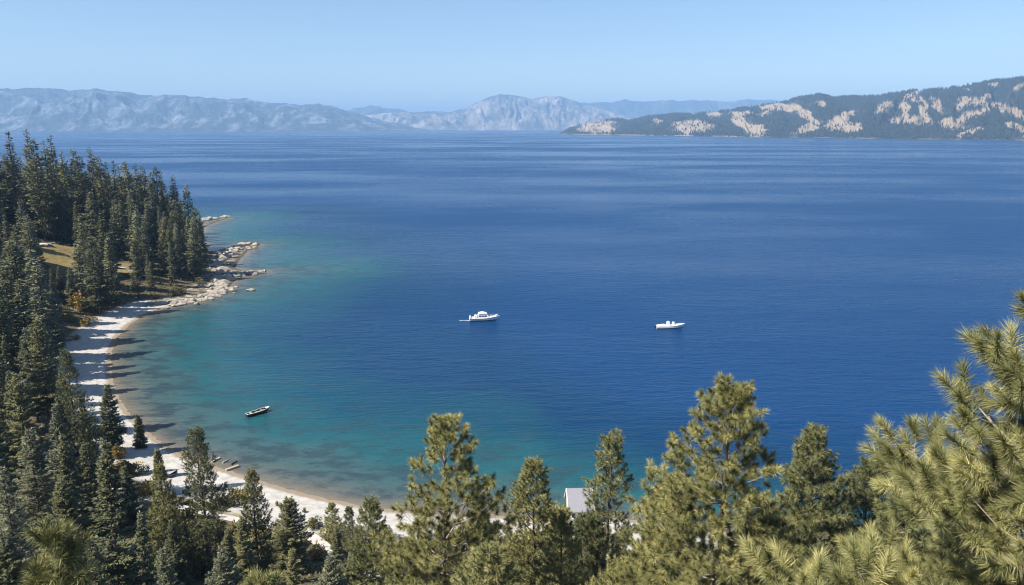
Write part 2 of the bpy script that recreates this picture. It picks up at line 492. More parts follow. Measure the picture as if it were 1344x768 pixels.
def mountains(name, prof, base, width, mat, seed, gul=.22, ncol=420, nrow=46, patches=(), jag=1.0, gs=.02):
    px0, px1 = prof[0][0], prof[-1][0]
    P = np.linspace(px0, px1, ncol)
    top = np.interp(P, [a for a, b in prof], [b for a, b in prof])
    top = top + (fbm(P / 9, P * 0 + seed, 4, seed) - .5) * 3.2 * jag
    D = np.interp(P, [a for a, b in base], [b for a, b in base])
    t = np.concatenate([np.linspace(0, 1, nrow), np.linspace(1.04, 2, 14)])
    Pg, T = np.meshgrid(P, t); Dg = np.broadcast_to(D, Pg.shape); Tg = np.broadcast_to(top, Pg.shape)
    Hr = np.empty(P.shape); 
    for i in range(ncol):
        Hr[i] = at(P[i], top[i], D[i] + width)[2]
    Hg = np.broadcast_to(np.maximum(Hr, 2), Pg.shape)
    Y = Dg + width * T
    up = np.clip(T, 0, 1); s = up ** .85
    dn = np.clip(T - 1, 0, 1)
    wob = (fbm(Pg * gs, T * 1.6, 5, seed + 3) - .5)
    rid = 1 - np.abs(2 * fbm(Pg * gs * 1.7 + 7 + wob * 1.6 + T * (vnoise(Pg * gs * .5, Pg * 0, seed) - .5) * 1.5, T * 2.2 + Pg * gs * .4, 5, seed + 8) - 1) * 2.0
    env = np.sin(np.pi * up) * (T <= 1)
    Z = Hg * (s * (1 - dn * .9)) + Hg * gul * env * (rid - .45) + Hg * gul * .6 * env * wob
    Z = Z + (fbm(Pg * .25, T * 22, 3, seed + 21) - .5) * Hg * .035 * np.clip(T * 6, 0, 1) * (T < 1)
    Z[0] = -6
    X = (Pg - W_PX / 2) / FPX * (Y * cp + (70 - Z) * sp_)
    bare = np.zeros(Pg.shape)
    xx, yy = proj(np.stack([X, Y, Z], -1))
    wx = xx + (fbm(xx / 9, yy / 5, 4, seed + 31) - .5) * 15; wy = yy + (fbm(xx / 7, yy / 4, 4, seed + 37) - .5) * 8
    for (a, b_, rx, ry, sl) in patches:
        q = np.hypot((wx - a) / (rx * 1.12), (wy - b_ - (wx - a) * sl) / (ry * 1.12))
        bare = np.maximum(bare, np.clip((1.6 - q) * 1.25, 0, 1))
    if name == 'hills': bare = np.maximum(bare, .55 * (Z < 5) * (vnoise(X / 40, Y / 40, seed + 51) > .3) * (T < .2))
    o = obj(name, grid_mesh(name, X, Y, Z, mat, {"bare": bare}))
    tag(o, kind="structure")
    ZMAX.append(float(Z.max()))
    return X, Y, Z, bare

ZMAX = []
MA = mountain_mat("left_range", (.040, .055, .055), (.36, .37, .40), .545, .0055)
MC = mountain_mat("peak_range", (.060, .065, .055), (.42, .36, .31), .50, .0024)
MD = mountain_mat("far_ridge", (.05, .065, .06), (.40, .38, .36), .56, .0016)
ME = mountain_mat("near_hills", (.030, .038, .026), (.35, .275, .19), .655, .0075, 1.0)
mountains("mountains", [(-260, 122), (-100, 118), (0, 117), (50, 115), (75, 117), (100, 119), (125, 117), (160, 121), (200, 125), (225, 124), (250, 127),
          (300, 130), (320, 129), (345, 134), (370, 136), (395, 138), (417, 135), (440, 140), (465, 148), (500, 158), (560, 170), (600, 172)],
          [(-260, 9300), (600, 11500)], 3000, MA, 3, gul=.24, ncol=620, gs=.013)
mountains("mountains", [(400, 160), (440, 150), (465, 142), (485, 139), (505, 141), (530, 144), (550, 149), (600, 160), (640, 172)],
          [(400, 17500), (640, 17500)], 2500, MD, 11)
mountains("mountains", [(330, 168), (380, 160), (430, 155), (480, 151), (530, 147.5), (560, 146), (590, 147), (610, 142), (630, 132), (645, 126), (655, 124), (675, 125.5),
          (700, 129), (718, 126), (735, 127), (750, 131), (765, 136), (790, 143), (830, 155), (900, 170)],
          [(330, 13500), (900, 15000)], 3200, MC, 23, gul=.26, ncol=520, gs=.035)
mountains("mountains", [(700, 150), (740, 138), (765, 135), (785, 134), (805, 134), (820, 131), (845, 133), (870, 132), (905, 131.5), (950, 133), (985, 131), (1010, 130.5), (1050, 134), (1120, 145), (1200, 160)],
          [(700, 18500), (1200, 18000)], 3000, MD, 31)
E_PATCH = [(783, 166, 20, 8, 0), (768, 170, 8, 4, 0), (907, 166, 20, 7, 0), (895, 171, 10, 4, 0), (936, 150, 5, 3, 0), (911, 148, 6, 2, 0), (862, 160, 6, 2.5, 0),
           (970, 158, 10, 7, .7), (990, 171, 14, 6, .2), (974, 149, 12, 3, 0), (1002, 149, 6, 2.5, 0), (1025, 141, 22, 4, .05), (1054, 149, 13, 5, .6), (1062, 168, 14, 5, -.3), (1077, 137, 8, 2.5, 0),
           (1105, 157, 17, 6, -.5), (1111, 167, 16, 5, 0), (1160, 140, 9, 5, -.5), (1203, 122, 13, 2.5, -.3), (1188, 148, 5, 13, 0), (1205, 159, 14, 6, 0), (1203, 131, 9, 3.5, .2), (1212, 145, 4, 10, .3),
           (1230, 138, 7, 8, .5), (1262, 138, 5, 7, -.3), (1274, 133, 12, 4.5, .1), (1296, 128, 7, 3, 0), (1275, 151, 19, 4, -.3), (1250, 163, 16, 5.5, 0), (1275, 173, 12, 3, -.25), (1322, 144, 24, 4.5, .33),
           (1330, 165, 8, 3, .2), (1175, 158, 5, 4, 0), (1340, 114, 9, 2.5, -.4), (1304, 113, 5, 2, 0), (1271, 118, 3, 3, 0), (1375, 150, 25, 6, 0), (1350, 172, 10, 4, 0)]
EX, EY, EZ, EB = mountains("hills", [(735, 176), (745, 171), (758, 165), (775, 159), (792, 157), (810, 156.5), (825, 159), (850, 153), (880, 150.5), (920, 149), (960, 145), (1000, 138), (1030, 134),
          (1050, 128), (1075, 125), (1095, 129), (1120, 127), (1150, 127), (1175, 122), (1205, 119), (1240, 117), (1270, 112), (1300, 107), (1344, 102), (1420, 98), (1600, 96)],
          [(735, 7000), (900, 5750), (1100, 4700), (1344, 3950), (1600, 3500)], 1900, ME, 47, gul=.34, ncol=900, nrow=90, patches=E_PATCH, jag=.5, gs=.022)

def hill_forest():
    rng = np.random.default_rng(5)
    ny, nx = EX.shape; ny = 100
    K = 64000
    c = rng.integers(0, nx - 1, K); r = (rng.random(K) * 89).astype(int)
    fx, fy = rng.random(K), rng.random(K)
    def lerp(A): return (A[r, c] * (1 - fx) + A[r, c + 1] * fx) * (1 - fy) + (A[r + 1, c] * (1 - fx) + A[r + 1, c + 1] * fx) * fy
    x, y, z, b = lerp(EX), lerp(EY), lerp(EZ), lerp(EB)
    ok = (z > 3) & (rng.random(K) < np.clip(1.15 - 1.25 * b, .06, 1)) & (rng.random(K) < .35 + .65 * (fbm(x / 150, y / 150, 3, 3) > .42))
    x, y, z = x[ok], y[ok], z[ok]; n = len(x)
    h = rng.uniform(11, 25, n); w = h * rng.uniform(.17, .26, n); a0 = rng.random(n) * 6.28
    V = np.empty((n, 6, 3)); 
    for k in range(5):
        a = a0 + k * 2 * np.pi / 5
        V[:, k] = np.stack([x + np.cos(a) * w, y + np.sin(a) * w, z + h * .08], -1)
    V[:, 5] = np.stack([x, y, z + h], -1)
    i = np.arange(n)[:, None, None] * 6
    F = (np.array([[k, (k + 1) % 5, 5] for k in range(5)])[None] + i).reshape(-1, 3)
    t = np.repeat(rng.random(n), 6)
    m = foliage_mat("hill_trees", (.016, .022, .018), (.026, .031, .026), (.055, .055, .040), .9, .1, 0)
    tag(obj("hillside_forest", mesh_np("hillside_forest", V.reshape(-1, 3), F, m, {"tint": t})),
        "dark conifer forest covering the hills across the lake", "forest", kind="stuff")
hill_forest()

# ------------------------------------------------------------------ haze
def haze():
    HAZE_TOP = max(EZ.max(), *ZMAX) + 25
    mb = MB(); mb.box(-26000, 26000, -4000, 34000, -75, HAZE_TOP)
    m = bpy.data.materials.new("haze"); m.use_nodes = True
    n = m.node_tree.nodes; n.remove(n["Principled BSDF"])
    v = n.new("ShaderNodeVolumePrincipled")
    v.inputs["Color"].default_value = (.36, .62, 1.0, 1)
    v.inputs["Density"].default_value = 7.4e-5
    v.inputs["Anisotropy"].default_value = 0.0
    m.node_tree.links.new(v.outputs[0], n["Material Output"].inputs["Volume"])
    m.cycles.volume_sampling = 'DISTANCE'
    o = mb.build("haze", m); tag(o, "pale blue air haze over the lake", "haze", kind="stuff")
haze()

# ------------------------------------------------------------------ foliage geometry
def unit(a): return a / (np.linalg.norm(a, axis=-1, keepdims=True) + 1e-9)

def perp(rng, A):
    q = rng.normal(size=A.shape); q -= A * np.sum(q * A, -1, keepdims=True)
    return unit(q)

def needles(rng, P, A, slen, nlen, K, width, spread=(118, 12), tint=None):
    """K needles round each shoot that starts at P and runs along A"""
    n = len(P); P = np.repeat(P, K, 0); A = np.repeat(A, K, 0)
    sl = np.repeat(np.broadcast_to(slen, (n,)), K); nl = np.repeat(np.broadcast_to(nlen, (n,)), K)
    t = rng.random(n * K) ** .8
    th = np.radians(spread[0] + (spread[1] - spread[0]) * t ** 1.3 + rng.normal(0, 12, n * K))
    q = perp(rng, A)
    D = A * np.cos(th)[:, None] + q * np.sin(th)[:, None]
    B = P + A * (sl * t)[:, None]
    L = nl * rng.uniform(.75, 1.1, n * K)
    s = perp(rng, D) * (width * .5)
    tip = B + D * L[:, None]; tip[:, 2] -= L * .05
    V = np.stack([B - s, B + s, tip], 1).reshape(-1, 3)
    F = np.arange(len(V)).reshape(-1, 3)
    tn = np.repeat(rng.random(n) if tint is None else tint, K)
    tn = np.clip(tn * .7 + rng.random(n * K) * .3, 0, 1)
    return V, F, np.repeat(tn, 3)

def diamonds(rng, B, D, L, Wd, N):
    """flat sprays: base B, direction D, length L, width Wd, normal N"""
    s = unit(np.cross(D, N)) * Wd[:, None] * .5
    m = B + D * (L * .45)[:, None] - N * (L * .04)[:, None]
    V = np.stack([B, m - s, B + D * L[:, None], m + s], 1).reshape(-1, 3)
    return V, np.arange(len(V)).reshape(-1, 4)

def tubes(segs, n=5):
    """segs: list of (points (k,3), r0, r1) -> quads"""
    Vs, Fs, o = [], [], 0
    for pts, r0, r1 in segs:
        pts = np.asarray(pts, float); k = len(pts)
        T = unit(np.gradient(pts, axis=0)); ref = np.array([0.31, .17, .93]) if abs(T[0][2]) < .9 else np.array([1., .1, 0])
        a = unit(np.cross(T, ref)); b = np.cross(T, a)
        rr = np.linspace(r0, r1, k)[:, None, None]
        ang = np.arange(n) * 2 * np.pi / n
        ring = pts[:, None] + (a[:, None] * np.cos(ang)[None, :, None] + b[:, None] * np.sin(ang)[None, :, None]) * rr
        Vs.append(ring.reshape(-1, 3))
        i = np.arange(k - 1)[:, None] * n + np.arange(n)[None]
        j = np.arange(k - 1)[:, None] * n + (np.arange(n)[None] + 1) % n
        Fs.append(np.stack([i, j, j + n, i + n], -1).reshape(-1, 4) + o); o += k * n
    return np.concatenate(Vs), np.concatenate(Fs)

def fir_meshes(seed, H, Rr, nspray, size, mat, low=.12, drop=0.0, top_up=1.0, ragged=.3, gap=0.0, power=.8):
    """a layered conifer: whorls of branches carrying flat needle sprays"""
    rng = np.random.default_rng(seed)
    segs = []; lean = rng.normal(0, .008, 2)
    tz = np.linspace(-1.2, H * .99, 9)
    tp = np.stack([tz * lean[0] + np.sin(tz * .3) * .05, tz * lean[1], tz], -1)
    segs.append((tp, max(.16, H * .013), .03))
    branches = []
    z = H * low
    while z < H * .985:
        t = 1 - (z - H * low) / (H * (1 - low))
        r = Rr * (t ** power) * (.86 + .14 * math.sin(z * 1.3 + seed))
        if t > .82: r *= 1 - (t - .82) * 1.8
        nb = int(rng.integers(4, 7))
        a0 = rng.random() * 6.28
        for k in range(nb):
            if rng.random() < gap: continue
            L = max(.22, r * rng.uniform(1 - ragged, 1 + ragged * .45))
            branches.append((z + rng.normal(0, .12), a0 + k * 6.283 / nb + rng.normal(0, .25), L, t))
        z += rng.uniform(.35, .62) * (H / 24) * (1.0 if t > .3 else .7)
    brz = np.array([b[0] for b in branches]); bra = np.array([b[1] for b in branches]); brL = np.array([b[2] for b in branches]); brt = np.array([b[3] for b in branches])
    el = np.radians(48 * top_up * (1 - brt) ** 1.5 - 10 - 14 * brt * (1 + drop) + rng.normal(0, 6, len(brt)))
    wts = brL ** 1.5 + .05; bi = rng.choice(len(brz), nspray, p=wts / wts.sum())
    s = rng.random(nspray) ** .62 * .98 + .04
    L = brL[bi]; a = bra[bi]; e = el[bi]
    def bpos(s_, L_, a_, e_, z_):
        ho = L_ * s_ * np.cos(e_); ve = L_ * s_ * np.sin(e_) + L_ * .20 * (s_ ** 2.2)
        return np.stack([z_ * lean[0] + np.cos(a_) * ho, z_ * lean[1] + np.sin(a_) * ho, z_ + ve], -1)
    B = bpos(s, L, a, e, brz[bi])
    out = np.stack([np.cos(a), np.sin(a), np.zeros_like(a)], -1); side = np.stack([-np.sin(a), np.cos(a), np.zeros_like(a)], -1)
    sg = rng.uniform(-1, 1, nspray); wd_ = L * .34 * np.clip(1.15 - s, .12, 1)
    B = B + side * (sg * wd_)[:, None]; B[:, 2] += rng.normal(0, .07, nspray) * size / .4 - np.abs(sg) * wd_ * .15
    D = unit(out * rng.uniform(.5, 1.1, nspray)[:, None] + side * (sg * rng.uniform(.5, 1.2, nspray))[:, None] + np.stack([np.zeros(nspray), np.zeros(nspray), rng.normal(.12, .28, nspray)], -1))
    N = unit(np.stack([rng.normal(0, .38, nspray), rng.normal(0, .38, nspray), np.ones(nspray)], -1)); N = unit(N - D * np.sum(N * D, -1, keepdims=True))
    Ls = size * rng.uniform(.6, 1.35, nspray); 
    V, F = diamonds(rng, B, D, Ls, Ls * rng.uniform(.32, .55, nspray), N)
    bt = rng.random(len(brz))
    tn = np.repeat(np.clip(bt[bi] * .5 + rng.random(nspray) * .5, 0, 1), 4)
    for i in range(0, len(brz), 2 if nspray < 6000 else 1):
        ss = np.linspace(0, .8, 4)
        segs.append((bpos(ss, brL[i], bra[i], el[i], brz[i]), .02 + brL[i] * .010, .012))
    tv, tf = tubes(segs, 5)
    return [("trunk", mesh_np("trunk", tv, tf, M_BARK, None, True)), ("crown", mesh_np("crown", V, F, mat, {"tint": tn}))]

def pine_meshes(seed, H, Rr, crown, mat, pom=.30, nlen=.30, K=60, width=.03, spacing=.45, prof=None, whorl=.75, nb=(4, 6), tip_up=.35, dens=1.0, zmin=None, bark=None, gap=.12, r_top=.15, split=False, spread=(118, 12)):
    """a long-needled pine: limbs, twigs and round needle tufts; crown = crown depth from the top"""
    H = H - 1.15 * (pom + nlen)
    rng = np.random.default_rng(seed)
    lean = rng.normal(0, .012, 2)
    tz = np.linspace(-1.5, H, 14)
    wobx = np.cumsum(rng.normal(0, .05, 14)); woby = np.cumsum(rng.normal(0, .05, 14))
    wobx -= wobx[-1] * 0; 
    tp = np.stack([(tz - H) * lean[0] + wobx - wobx[-1], (tz - H) * lean[1] + woby - woby[-1], tz], -1)
    def tc(z): return np.array([np.interp(z, tz, tp[:, 0]), np.interp(z, tz, tp[:, 1]), z])
    trunk = [(tp, H * .0125 + .03, .025)]
    br = []; lid = []; P = [tc(H - .1)]; A = [np.array([0, 0, 1.])]
    prof = prof or (lambda t: t ** .8)
    z = H - .25
    zlow = H - crown
    while z > zlow:
        t = (H - z) / crown
        r = r_top + Rr * prof(t)
        n_ = int(rng.integers(nb[0], nb[1] + 1)); a0 = rng.random() * 6.28
        for k in range(n_):
            if rng.random() < gap: continue
            a = a0 + k * 6.283 / n_ + rng.normal(0, .25)
            L = r * rng.uniform(.6, 1.12)
            e = R(58 * (1 - t) ** 2 + 8 - 20 * t + rng.normal(0, 7))
            o = tc(z + rng.normal(0, .1))
            h = np.array([math.cos(a), math.sin(a), 0]); sd = np.array([-math.sin(a), math.cos(a), 0])
            ss = np.linspace(0, 1, 7)
            bend = rng.normal(0, .08)
            pts = o + h * (L * ss * math.cos(e))[:, None] + sd * (bend * L * ss ** 2)[:, None] + np.array([0, 0, 1.]) * (L * (ss * math.sin(e) + tip_up * ss ** 2.4))[:, None]
            br.append((pts, .012 + .014 * L, .006)); lid.append(len(br)); cur = len(br)
            T = unit(np.gradient(pts, axis=0))
            P.append(pts[-1]); A.append(T[-1])
            # twigs
            m_ = max(2, int(L / spacing * 2.2 * dens))
            for s_ in np.linspace(.22 if L > .8 else .4, .97, m_):
                q = s_ + rng.normal(0, .03); q = min(max(q, .05), .99)
                c = np.array([np.interp(q, ss, pts[:, i]) for i in range(3)])
                for sgn in (-1, 1):
                    if rng.random() < .15: continue
                    tl = L * (.40 * (1 - q) ** .8 + .09) * rng.uniform(.5, 1.2) + spacing * .25
                    dirn = h * rng.uniform(.5, 1.0) + sd * sgn * rng.uniform(.5, 1.1) + np.array([0, 0, rng.uniform(.0, .75)])
                    dirn /= np.linalg.norm(dirn)
                    e1 = c + dirn * tl + np.array([0, 0, tl * .18])
                    mid = c + dirn * tl * .5
                    if tl > .12: br.append((np.array([c, mid, e1]), .006 + .005 * tl, .004)); lid.append(cur)
                    ax = e1 - mid; ax /= np.linalg.norm(ax)
                    P.append(e1); A.append(ax)
                    if tl > spacing * .9:
                        for _ in range(int(tl / spacing * 1.5 + .4)):
                            w = rng.uniform(.3, .9); c2 = c + (e1 - c) * w
                            dv = ax * .6 + rng.normal(0, .7, 3) + np.array([0, 0, .3]); dv /= np.linalg.norm(dv)
                            P.append(c2 + dv * spacing * .55); A.append(dv)
        z -= whorl * (.55 + .45 * min(1, t * 3)) * rng.uniform(.8, 1.25)
    # dead stubs below the crown
    zz = zlow
    while zz > H * .25:
        a = rng.random() * 6.28; L = rng.uniform(.4, 1.6)
        o = tc(zz); br.append((np.array([o, o + np.array([math.cos(a) * L * .5, math.sin(a) * L * .5, -.05]), o + np.array([math.cos(a) * L, math.sin(a) * L, -.2])]), .03, .008)); lid.append(len(br))
        zz -= rng.uniform(.5, 1.3)
    P = np.array(P); A = unit(np.array(A) + np.array([0, 0, .25]))
    n = len(P)
    A = unit(A + rng.normal(0, .12, A.shape))
    sc = rng.uniform(.75, 1.2, n)
    V, F, tn = needles(rng, P - A * (pom * .35 * sc)[:, None], A, pom * sc, nlen * sc, K, width, spread, tint=np.clip(rng.normal(.5, .24, n), 0, 1))
    cr = mesh_np("crown", V, F, mat, {"tint": tn})
    if split:
        tv, tf = tubes(trunk, 9); out = [("trunk", mesh_np("trunk", tv, tf, bark or M_BARK, None, True)), ("crown", cr)]
        for k in sorted(set(lid))[:100]:
            bv, bf = tubes([b for b, q in zip(br, lid) if q == k], 5)
            out.append(("branch", mesh_np("branch", bv, bf, bark or M_BARKL, None, True)))
        return out, n * K
    tv, tf = tubes(trunk + br, 6)
    return [("trunk", mesh_np("trunk", tv, tf, bark or M_BARK, None, True)), ("crown", cr)], n * K

def plant(name, meshes, loc, rz, label, cat, group=None, scale=1.0):
    r = empty(name, loc, rz)
    r.scale = (scale, scale, scale) if not isinstance(scale, tuple) else scale
    for nm, me in meshes: obj(nm, me, r)
    tag(r, label, cat, group); return r

rnd = random.Random(11)
TREES = []       # (x, y, radius) of everything planted

def stand(px, py, Y):
    """top point, ground point and the height between them"""
    p = at(px, py, Y); g = hgt(p[0], p[1])
    return p, g, p[2] - g

CONES = []
# ------------------------------------------------------------------ trees standing on their own: (top pixel, distance, ...)
def place(name, meshes, H0, px, py, Y, label, cat="pine tree", group=None, wid=1.0, rz=None):
    p, g, H = stand(px, py, Y)
    s = H / H0
    o = plant(name, meshes, (p[0], p[1], g), rnd.random() * 6.28 if rz is None else rz, label, cat, group, (s * wid, s * wid, s))
    TREES.append((p[0], p[1], 2.5, o)); return o

def hero(px, py, Y, Rr, crown, seed, label, mat=M_PINE, **kw):
    p, g, H = stand(px, py, Y)
    me, n = pine_meshes(seed, H, Rr, crown, mat, **kw)
    o = plant("pine_tree", me, (p[0], p[1], g), 0.0, label, "pine tree")
    TREES.append((p[0], p[1], 3.0, o)); CONES.append((px, py, Y, Rr)); return o

# close pines
hero(1512, 306, 5.4, 2.45, 3.9, 74, "nearest pine with long needle brushes reaching in from the right edge", M_NEAR, pom=.27, nlen=.130, K=360, width=.0052, spread=(95, 22),
     spacing=.31, whorl=.34, nb=(5, 6), tip_up=.25, dens=.75, prof=lambda t: t ** .9, gap=.14, split=True)
hero(62, 662, 11.5, .55, 3.0, 72, "small bright yellow-green pine top at the bottom left corner", M_NEAR, pom=.26, nlen=.22, K=120, width=.014,
     spacing=.32, whorl=.36, nb=(4, 5), tip_up=.25, gap=.05, split=True)
hero(343, 730, 12.0, .38, 2.6, 73, "bright pine tip poking up at the bottom edge beside a dark conifer", M_NEAR, pom=.24, nlen=.20, K=110, width=.013,
     spacing=.30, whorl=.34, nb=(4, 5), tip_up=.3, gap=.05, split=True)
# tufted pines in the middle
hero(962, 500, 29, 4.4, 10.5, 81, "tallest tufted pine right of centre with a bare grey trunk showing", M_PINE, pom=.24, nlen=.30, K=170, width=.021,
     spacing=.84, whorl=.72, nb=(4, 6), tip_up=.30, gap=.10, r_top=.25, split=True)
hero(583, 545, 37, 4.6, 12, 82, "big tufted pine in front of the centre shore", M_PINE, pom=.26, nlen=.33, K=150, width=.025,
     spacing=.95, whorl=.85, nb=(4, 5), tip_up=.35, gap=.16, r_top=.35, split=True)
hero(700, 603, 52, 5.2, 17, 83, "dense cone-shaped pine left of the grey roofed house", M_PINE, pom=.34, nlen=.26, K=70, width=.036,
     spacing=.78, whorl=.72, nb=(5, 6), tip_up=.25, gap=.05, r_top=.3)
hero(736, 660, 41, 2.9, 11, 84, "olive pine with a pale trunk just left of the grey roofed house", M_PINED, pom=.30, nlen=.30, K=80, width=.032,
     spacing=.76, whorl=.7, nb=(4, 6), tip_up=.2, gap=.12)
hero(803, 570, 58, 3.7, 20, 85, "narrow dark pine standing right beside the grey roofed house", M_PINED, pom=.34, nlen=.32, K=70, width=.038,
     spacing=.84, whorl=.85, nb=(4, 5), tip_up=.2, gap=.22, r_top=.5, prof=lambda t: .55 * t ** .5 + .45 * t)
hero(1070, 557, 43, 4.6, 15, 86, "pointed pine with a pale upper trunk right of the tallest tufted pine", M_PINED, pom=.30, nlen=.30, K=80, width=.032,
     spacing=.76, whorl=.72, nb=(5, 6), tip_up=.22, gap=.08, r_top=.3)
hero(1143, 606, 47, 5.0, 14, 87, "dull olive pine between the pointed pine and the nearest pine", M_PINED, pom=.30, nlen=.30, K=70, width=.034,
     spacing=.78, whorl=.72, nb=(5, 6), tip_up=.22, gap=.08, r_top=.6)
hero(772, 676, 47, 2.9, 9, 120, "low olive pine hiding the foot of the grey roofed house", M_PINED, pom=.30, nlen=.30, K=80, width=.032,
     spacing=.76, whorl=.6, nb=(5, 6), tip_up=.22, gap=.04, r_top=.5)
hero(878, 640, 33, 3.4, 9, 88, "low bushy pine filling in left of the tallest tufted pine", M_PINE, pom=.30, nlen=.24, K=100, width=.024,
     spacing=.66, whorl=.62, nb=(5, 6), tip_up=.3, gap=.06, r_top=.4)
hero(642, 712, 30, 3.0, 8, 89, "low pine at the bottom edge between the big tufted pine and the cone-shaped pine", M_PINED, pom=.28, nlen=.27, K=90, width=.026,
     spacing=.68, whorl=.62, nb=(5, 6), tip_up=.3, gap=.06, r_top=.3)
hero(1015, 668, 31, 3.2, 8, 90, "low pine at the bottom edge right of the tallest tufted pine's trunk", M_PINE, pom=.30, nlen=.24, K=100, width=.024,
     spacing=.66, whorl=.62, nb=(5, 6), tip_up=.3, gap=.06, r_top=.3)
hero(1190, 648, 26, 3.2, 8, 91, "olive pine partly hidden behind the nearest pine's lower branches", M_PINED, pom=.28, nlen=.27, K=100, width=.024,
     spacing=.66, whorl=.6, nb=(5, 6), tip_up=.3, gap=.06, r_top=.3)
hero(1310, 600, 24, 3.4, 9, 92, "olive pine behind the nearest pine at the right edge", M_PINED, pom=.28, nlen=.27, K=100, width=.024,
     spacing=.66, whorl=.6, nb=(5, 6), tip_up=.3, gap=.06, r_top=.3)
hero(487, 650, 66, 5.2, 18, 93, "broad grey-green pine with a bare pale branch left of the big tufted pine", M_PINED, pom=.42, nlen=.28, K=34, width=.055,
     spacing=.72, whorl=.8, nb=(5, 6), tip_up=.15, gap=.10, r_top=.3)
hero(540, 715, 44, 4.0, 11, 94, "olive pine at the foot of the big tufted pine", M_PINED, pom=.36, nlen=.26, K=44, width=.040,
     spacing=.6, whorl=.7, nb=(5, 6), tip_up=.2, gap=.08)
hero(256, 560, 98, 5.4, 27, 95, "tall open pine rising in front of the pale beach at lower left", M_PINED, pom=.46, nlen=.30, K=26, width=.075,
     spacing=.85, whorl=.95, nb=(4, 6), tip_up=.10, gap=.18, r_top=.5, prof=lambda t: .75 * t ** .6 + .15 * t)
hero(330, 613, 104, 5.0, 22, 96, "pine with a dark shaded right side beside the tall open pine", M_PINED, pom=.46, nlen=.30, K=24, width=.08,
     spacing=.85, whorl=.85, nb=(5, 6), tip_up=.05, gap=.06, r_top=.3)
hero(208, 606, 96, 4.6, 24, 97, "bright olive pine left of the tall open pine", M_PINE, pom=.42, nlen=.30, K=26, width=.07,
     spacing=.8, whorl=.85, nb=(5, 6), tip_up=.12, gap=.06, r_top=.3)
hero(435, 658, 118, 2.7, 8, 98, "small pointed pine standing before the sand and the white slab", M_PINE, pom=.40, nlen=.26, K=22, width=.085,
     spacing=.7, whorl=.6, nb=(5, 6), tip_up=.1, gap=.05)
hero(458, 662, 112, 2.6, 12, 99, "slim pine just right of the small pointed pine on the sand", M_PINED, pom=.42, nlen=.28, K=22, width=.085,
     spacing=.75, whorl=.7, nb=(5, 6), tip_up=.1, gap=.08)
hero(85, 458, 128, 5.2, 24, 100, "large olive conifer with a knobbly crown in front of the beach shadows", M_PINED, pom=.55, nlen=.34, K=22, width=.10,
     spacing=1.0, whorl=1.0, nb=(5, 6), tip_up=.02, gap=.10, r_top=.6, prof=lambda t: .95 * t)

# firs: near ones made singly
def fir1(px, py, Y, Rr, seed, label, mat, ns=26000, size=.34, **kw):
    if Y < 115: ns, size = int(ns * 1.8), size * .68
    p, g, H = stand(px, py, Y)
    me = fir_meshes(seed, H, Rr, ns, size, mat, **kw)
    o = plant("fir_tree", me, (p[0], p[1], g), 0.0, label, "fir tree"); TREES.append((p[0], p[1], 3.0, o)); CONES.append((px, py, Y, Rr)); return o
fir1(138, 503, 152, 3.7, 201, "dark pointed fir with one sunlit flank at the edge of the beach", M_FIR, 12000, .45)
fir1(180, 545, 158, 2.1, 202, "small single fir standing out on the pale beach", M_FIR, 6000, .36, low=.06, ragged=.4, gap=.15)
fir1(206, 590, 142, 1.7, 203, "little dark fir on the sand right of the orange shrubs", M_FIR, 5000, .34, low=.05)
fir1(35, 560, 92, 5.6, 204, "broad grey fir with sweeping layered branches at the left", M_FIRG, 26000, .36, ragged=.35)
fir1(110, 580, 100, 5.0, 205, "tall grey-green fir between the broad grey fir and the orange shrubs", M_FIR, 26000, .36)
fir1(162, 612, 112, 3.2, 206, "slender grey fir in front of the orange shrubs", M_FIRG, 14000, .34)
fir1(378, 655, 100, 4.2, 207, "dark columnar fir in front of the yellow-green meadow", M_FIR, 22000, .34, power=.6)
fir1(-6, 462, 150, 5.6, 208, "tall fir cut by the left edge of the photo above the beach", M_FIRG, 16000, .50)
fir1(33, 430, 168, 5.2, 209, "tall grey fir behind the large knobbly olive conifer", M_FIRG, 15000, .50)
fir1(5, 610, 70, 5.0, 210, "grey fir at the left edge below the broad grey fir", M_FIRG, 26000, .30)
fir1(120, 702, 60, 4.2, 211, "shaded fir at the bottom edge right of the bright pine top", M_FIR, 24000, .28)
fir1(215, 715, 62, 3.8, 212, "olive-grey fir at the bottom edge below the bright olive pine", M_FIRG, 24000, .28)
fir1(290, 712, 70, 4.0, 213, "grey-green fir at the bottom edge below the tall open pine", M_FIRG, 22000, .30)
fir1(430, 728, 64, 4.2, 214, "grey fir at the bottom edge under the small pointed pine", M_FIRG, 22000, .30)
fir1(795, 715, 42, 3.8, 215, "dark fir at the bottom edge under the narrow dark pine", M_FIR, 26000, .24)
fir1(1085, 700, 36, 3.4, 216, "dark fir at the bottom edge left of the nearest pine", M_FIR, 26000, .22)

# ------------------------------------------------------------------ the forest on the left
FIRS = [(fir_meshes(300 + i, 28.0, rr, 4600, .78, mt, low=lw, ragged=rg, gap=gp, power=pw), mt is M_FIRG) for i, (rr, mt, lw, rg, gp, pw) in enumerate([
    (4.7, M_FIR, .08, .35, .04, .95), (4.1, M_FIRG, .06, .30, .00, .9), (5.2, M_FIR, .12, .40, .10, .8), (3.7, M_FIRG, .08, .35, .05, 1.05),
    (4.6, M_FIRL, .14, .42, .12, .85), (5.4, M_FIRG, .08, .30, .05, 1.0), (4.0, M_FIRL, .10, .40, .08, .95), (4.8, M_FIRG, .12, .38, .08, .8)])]

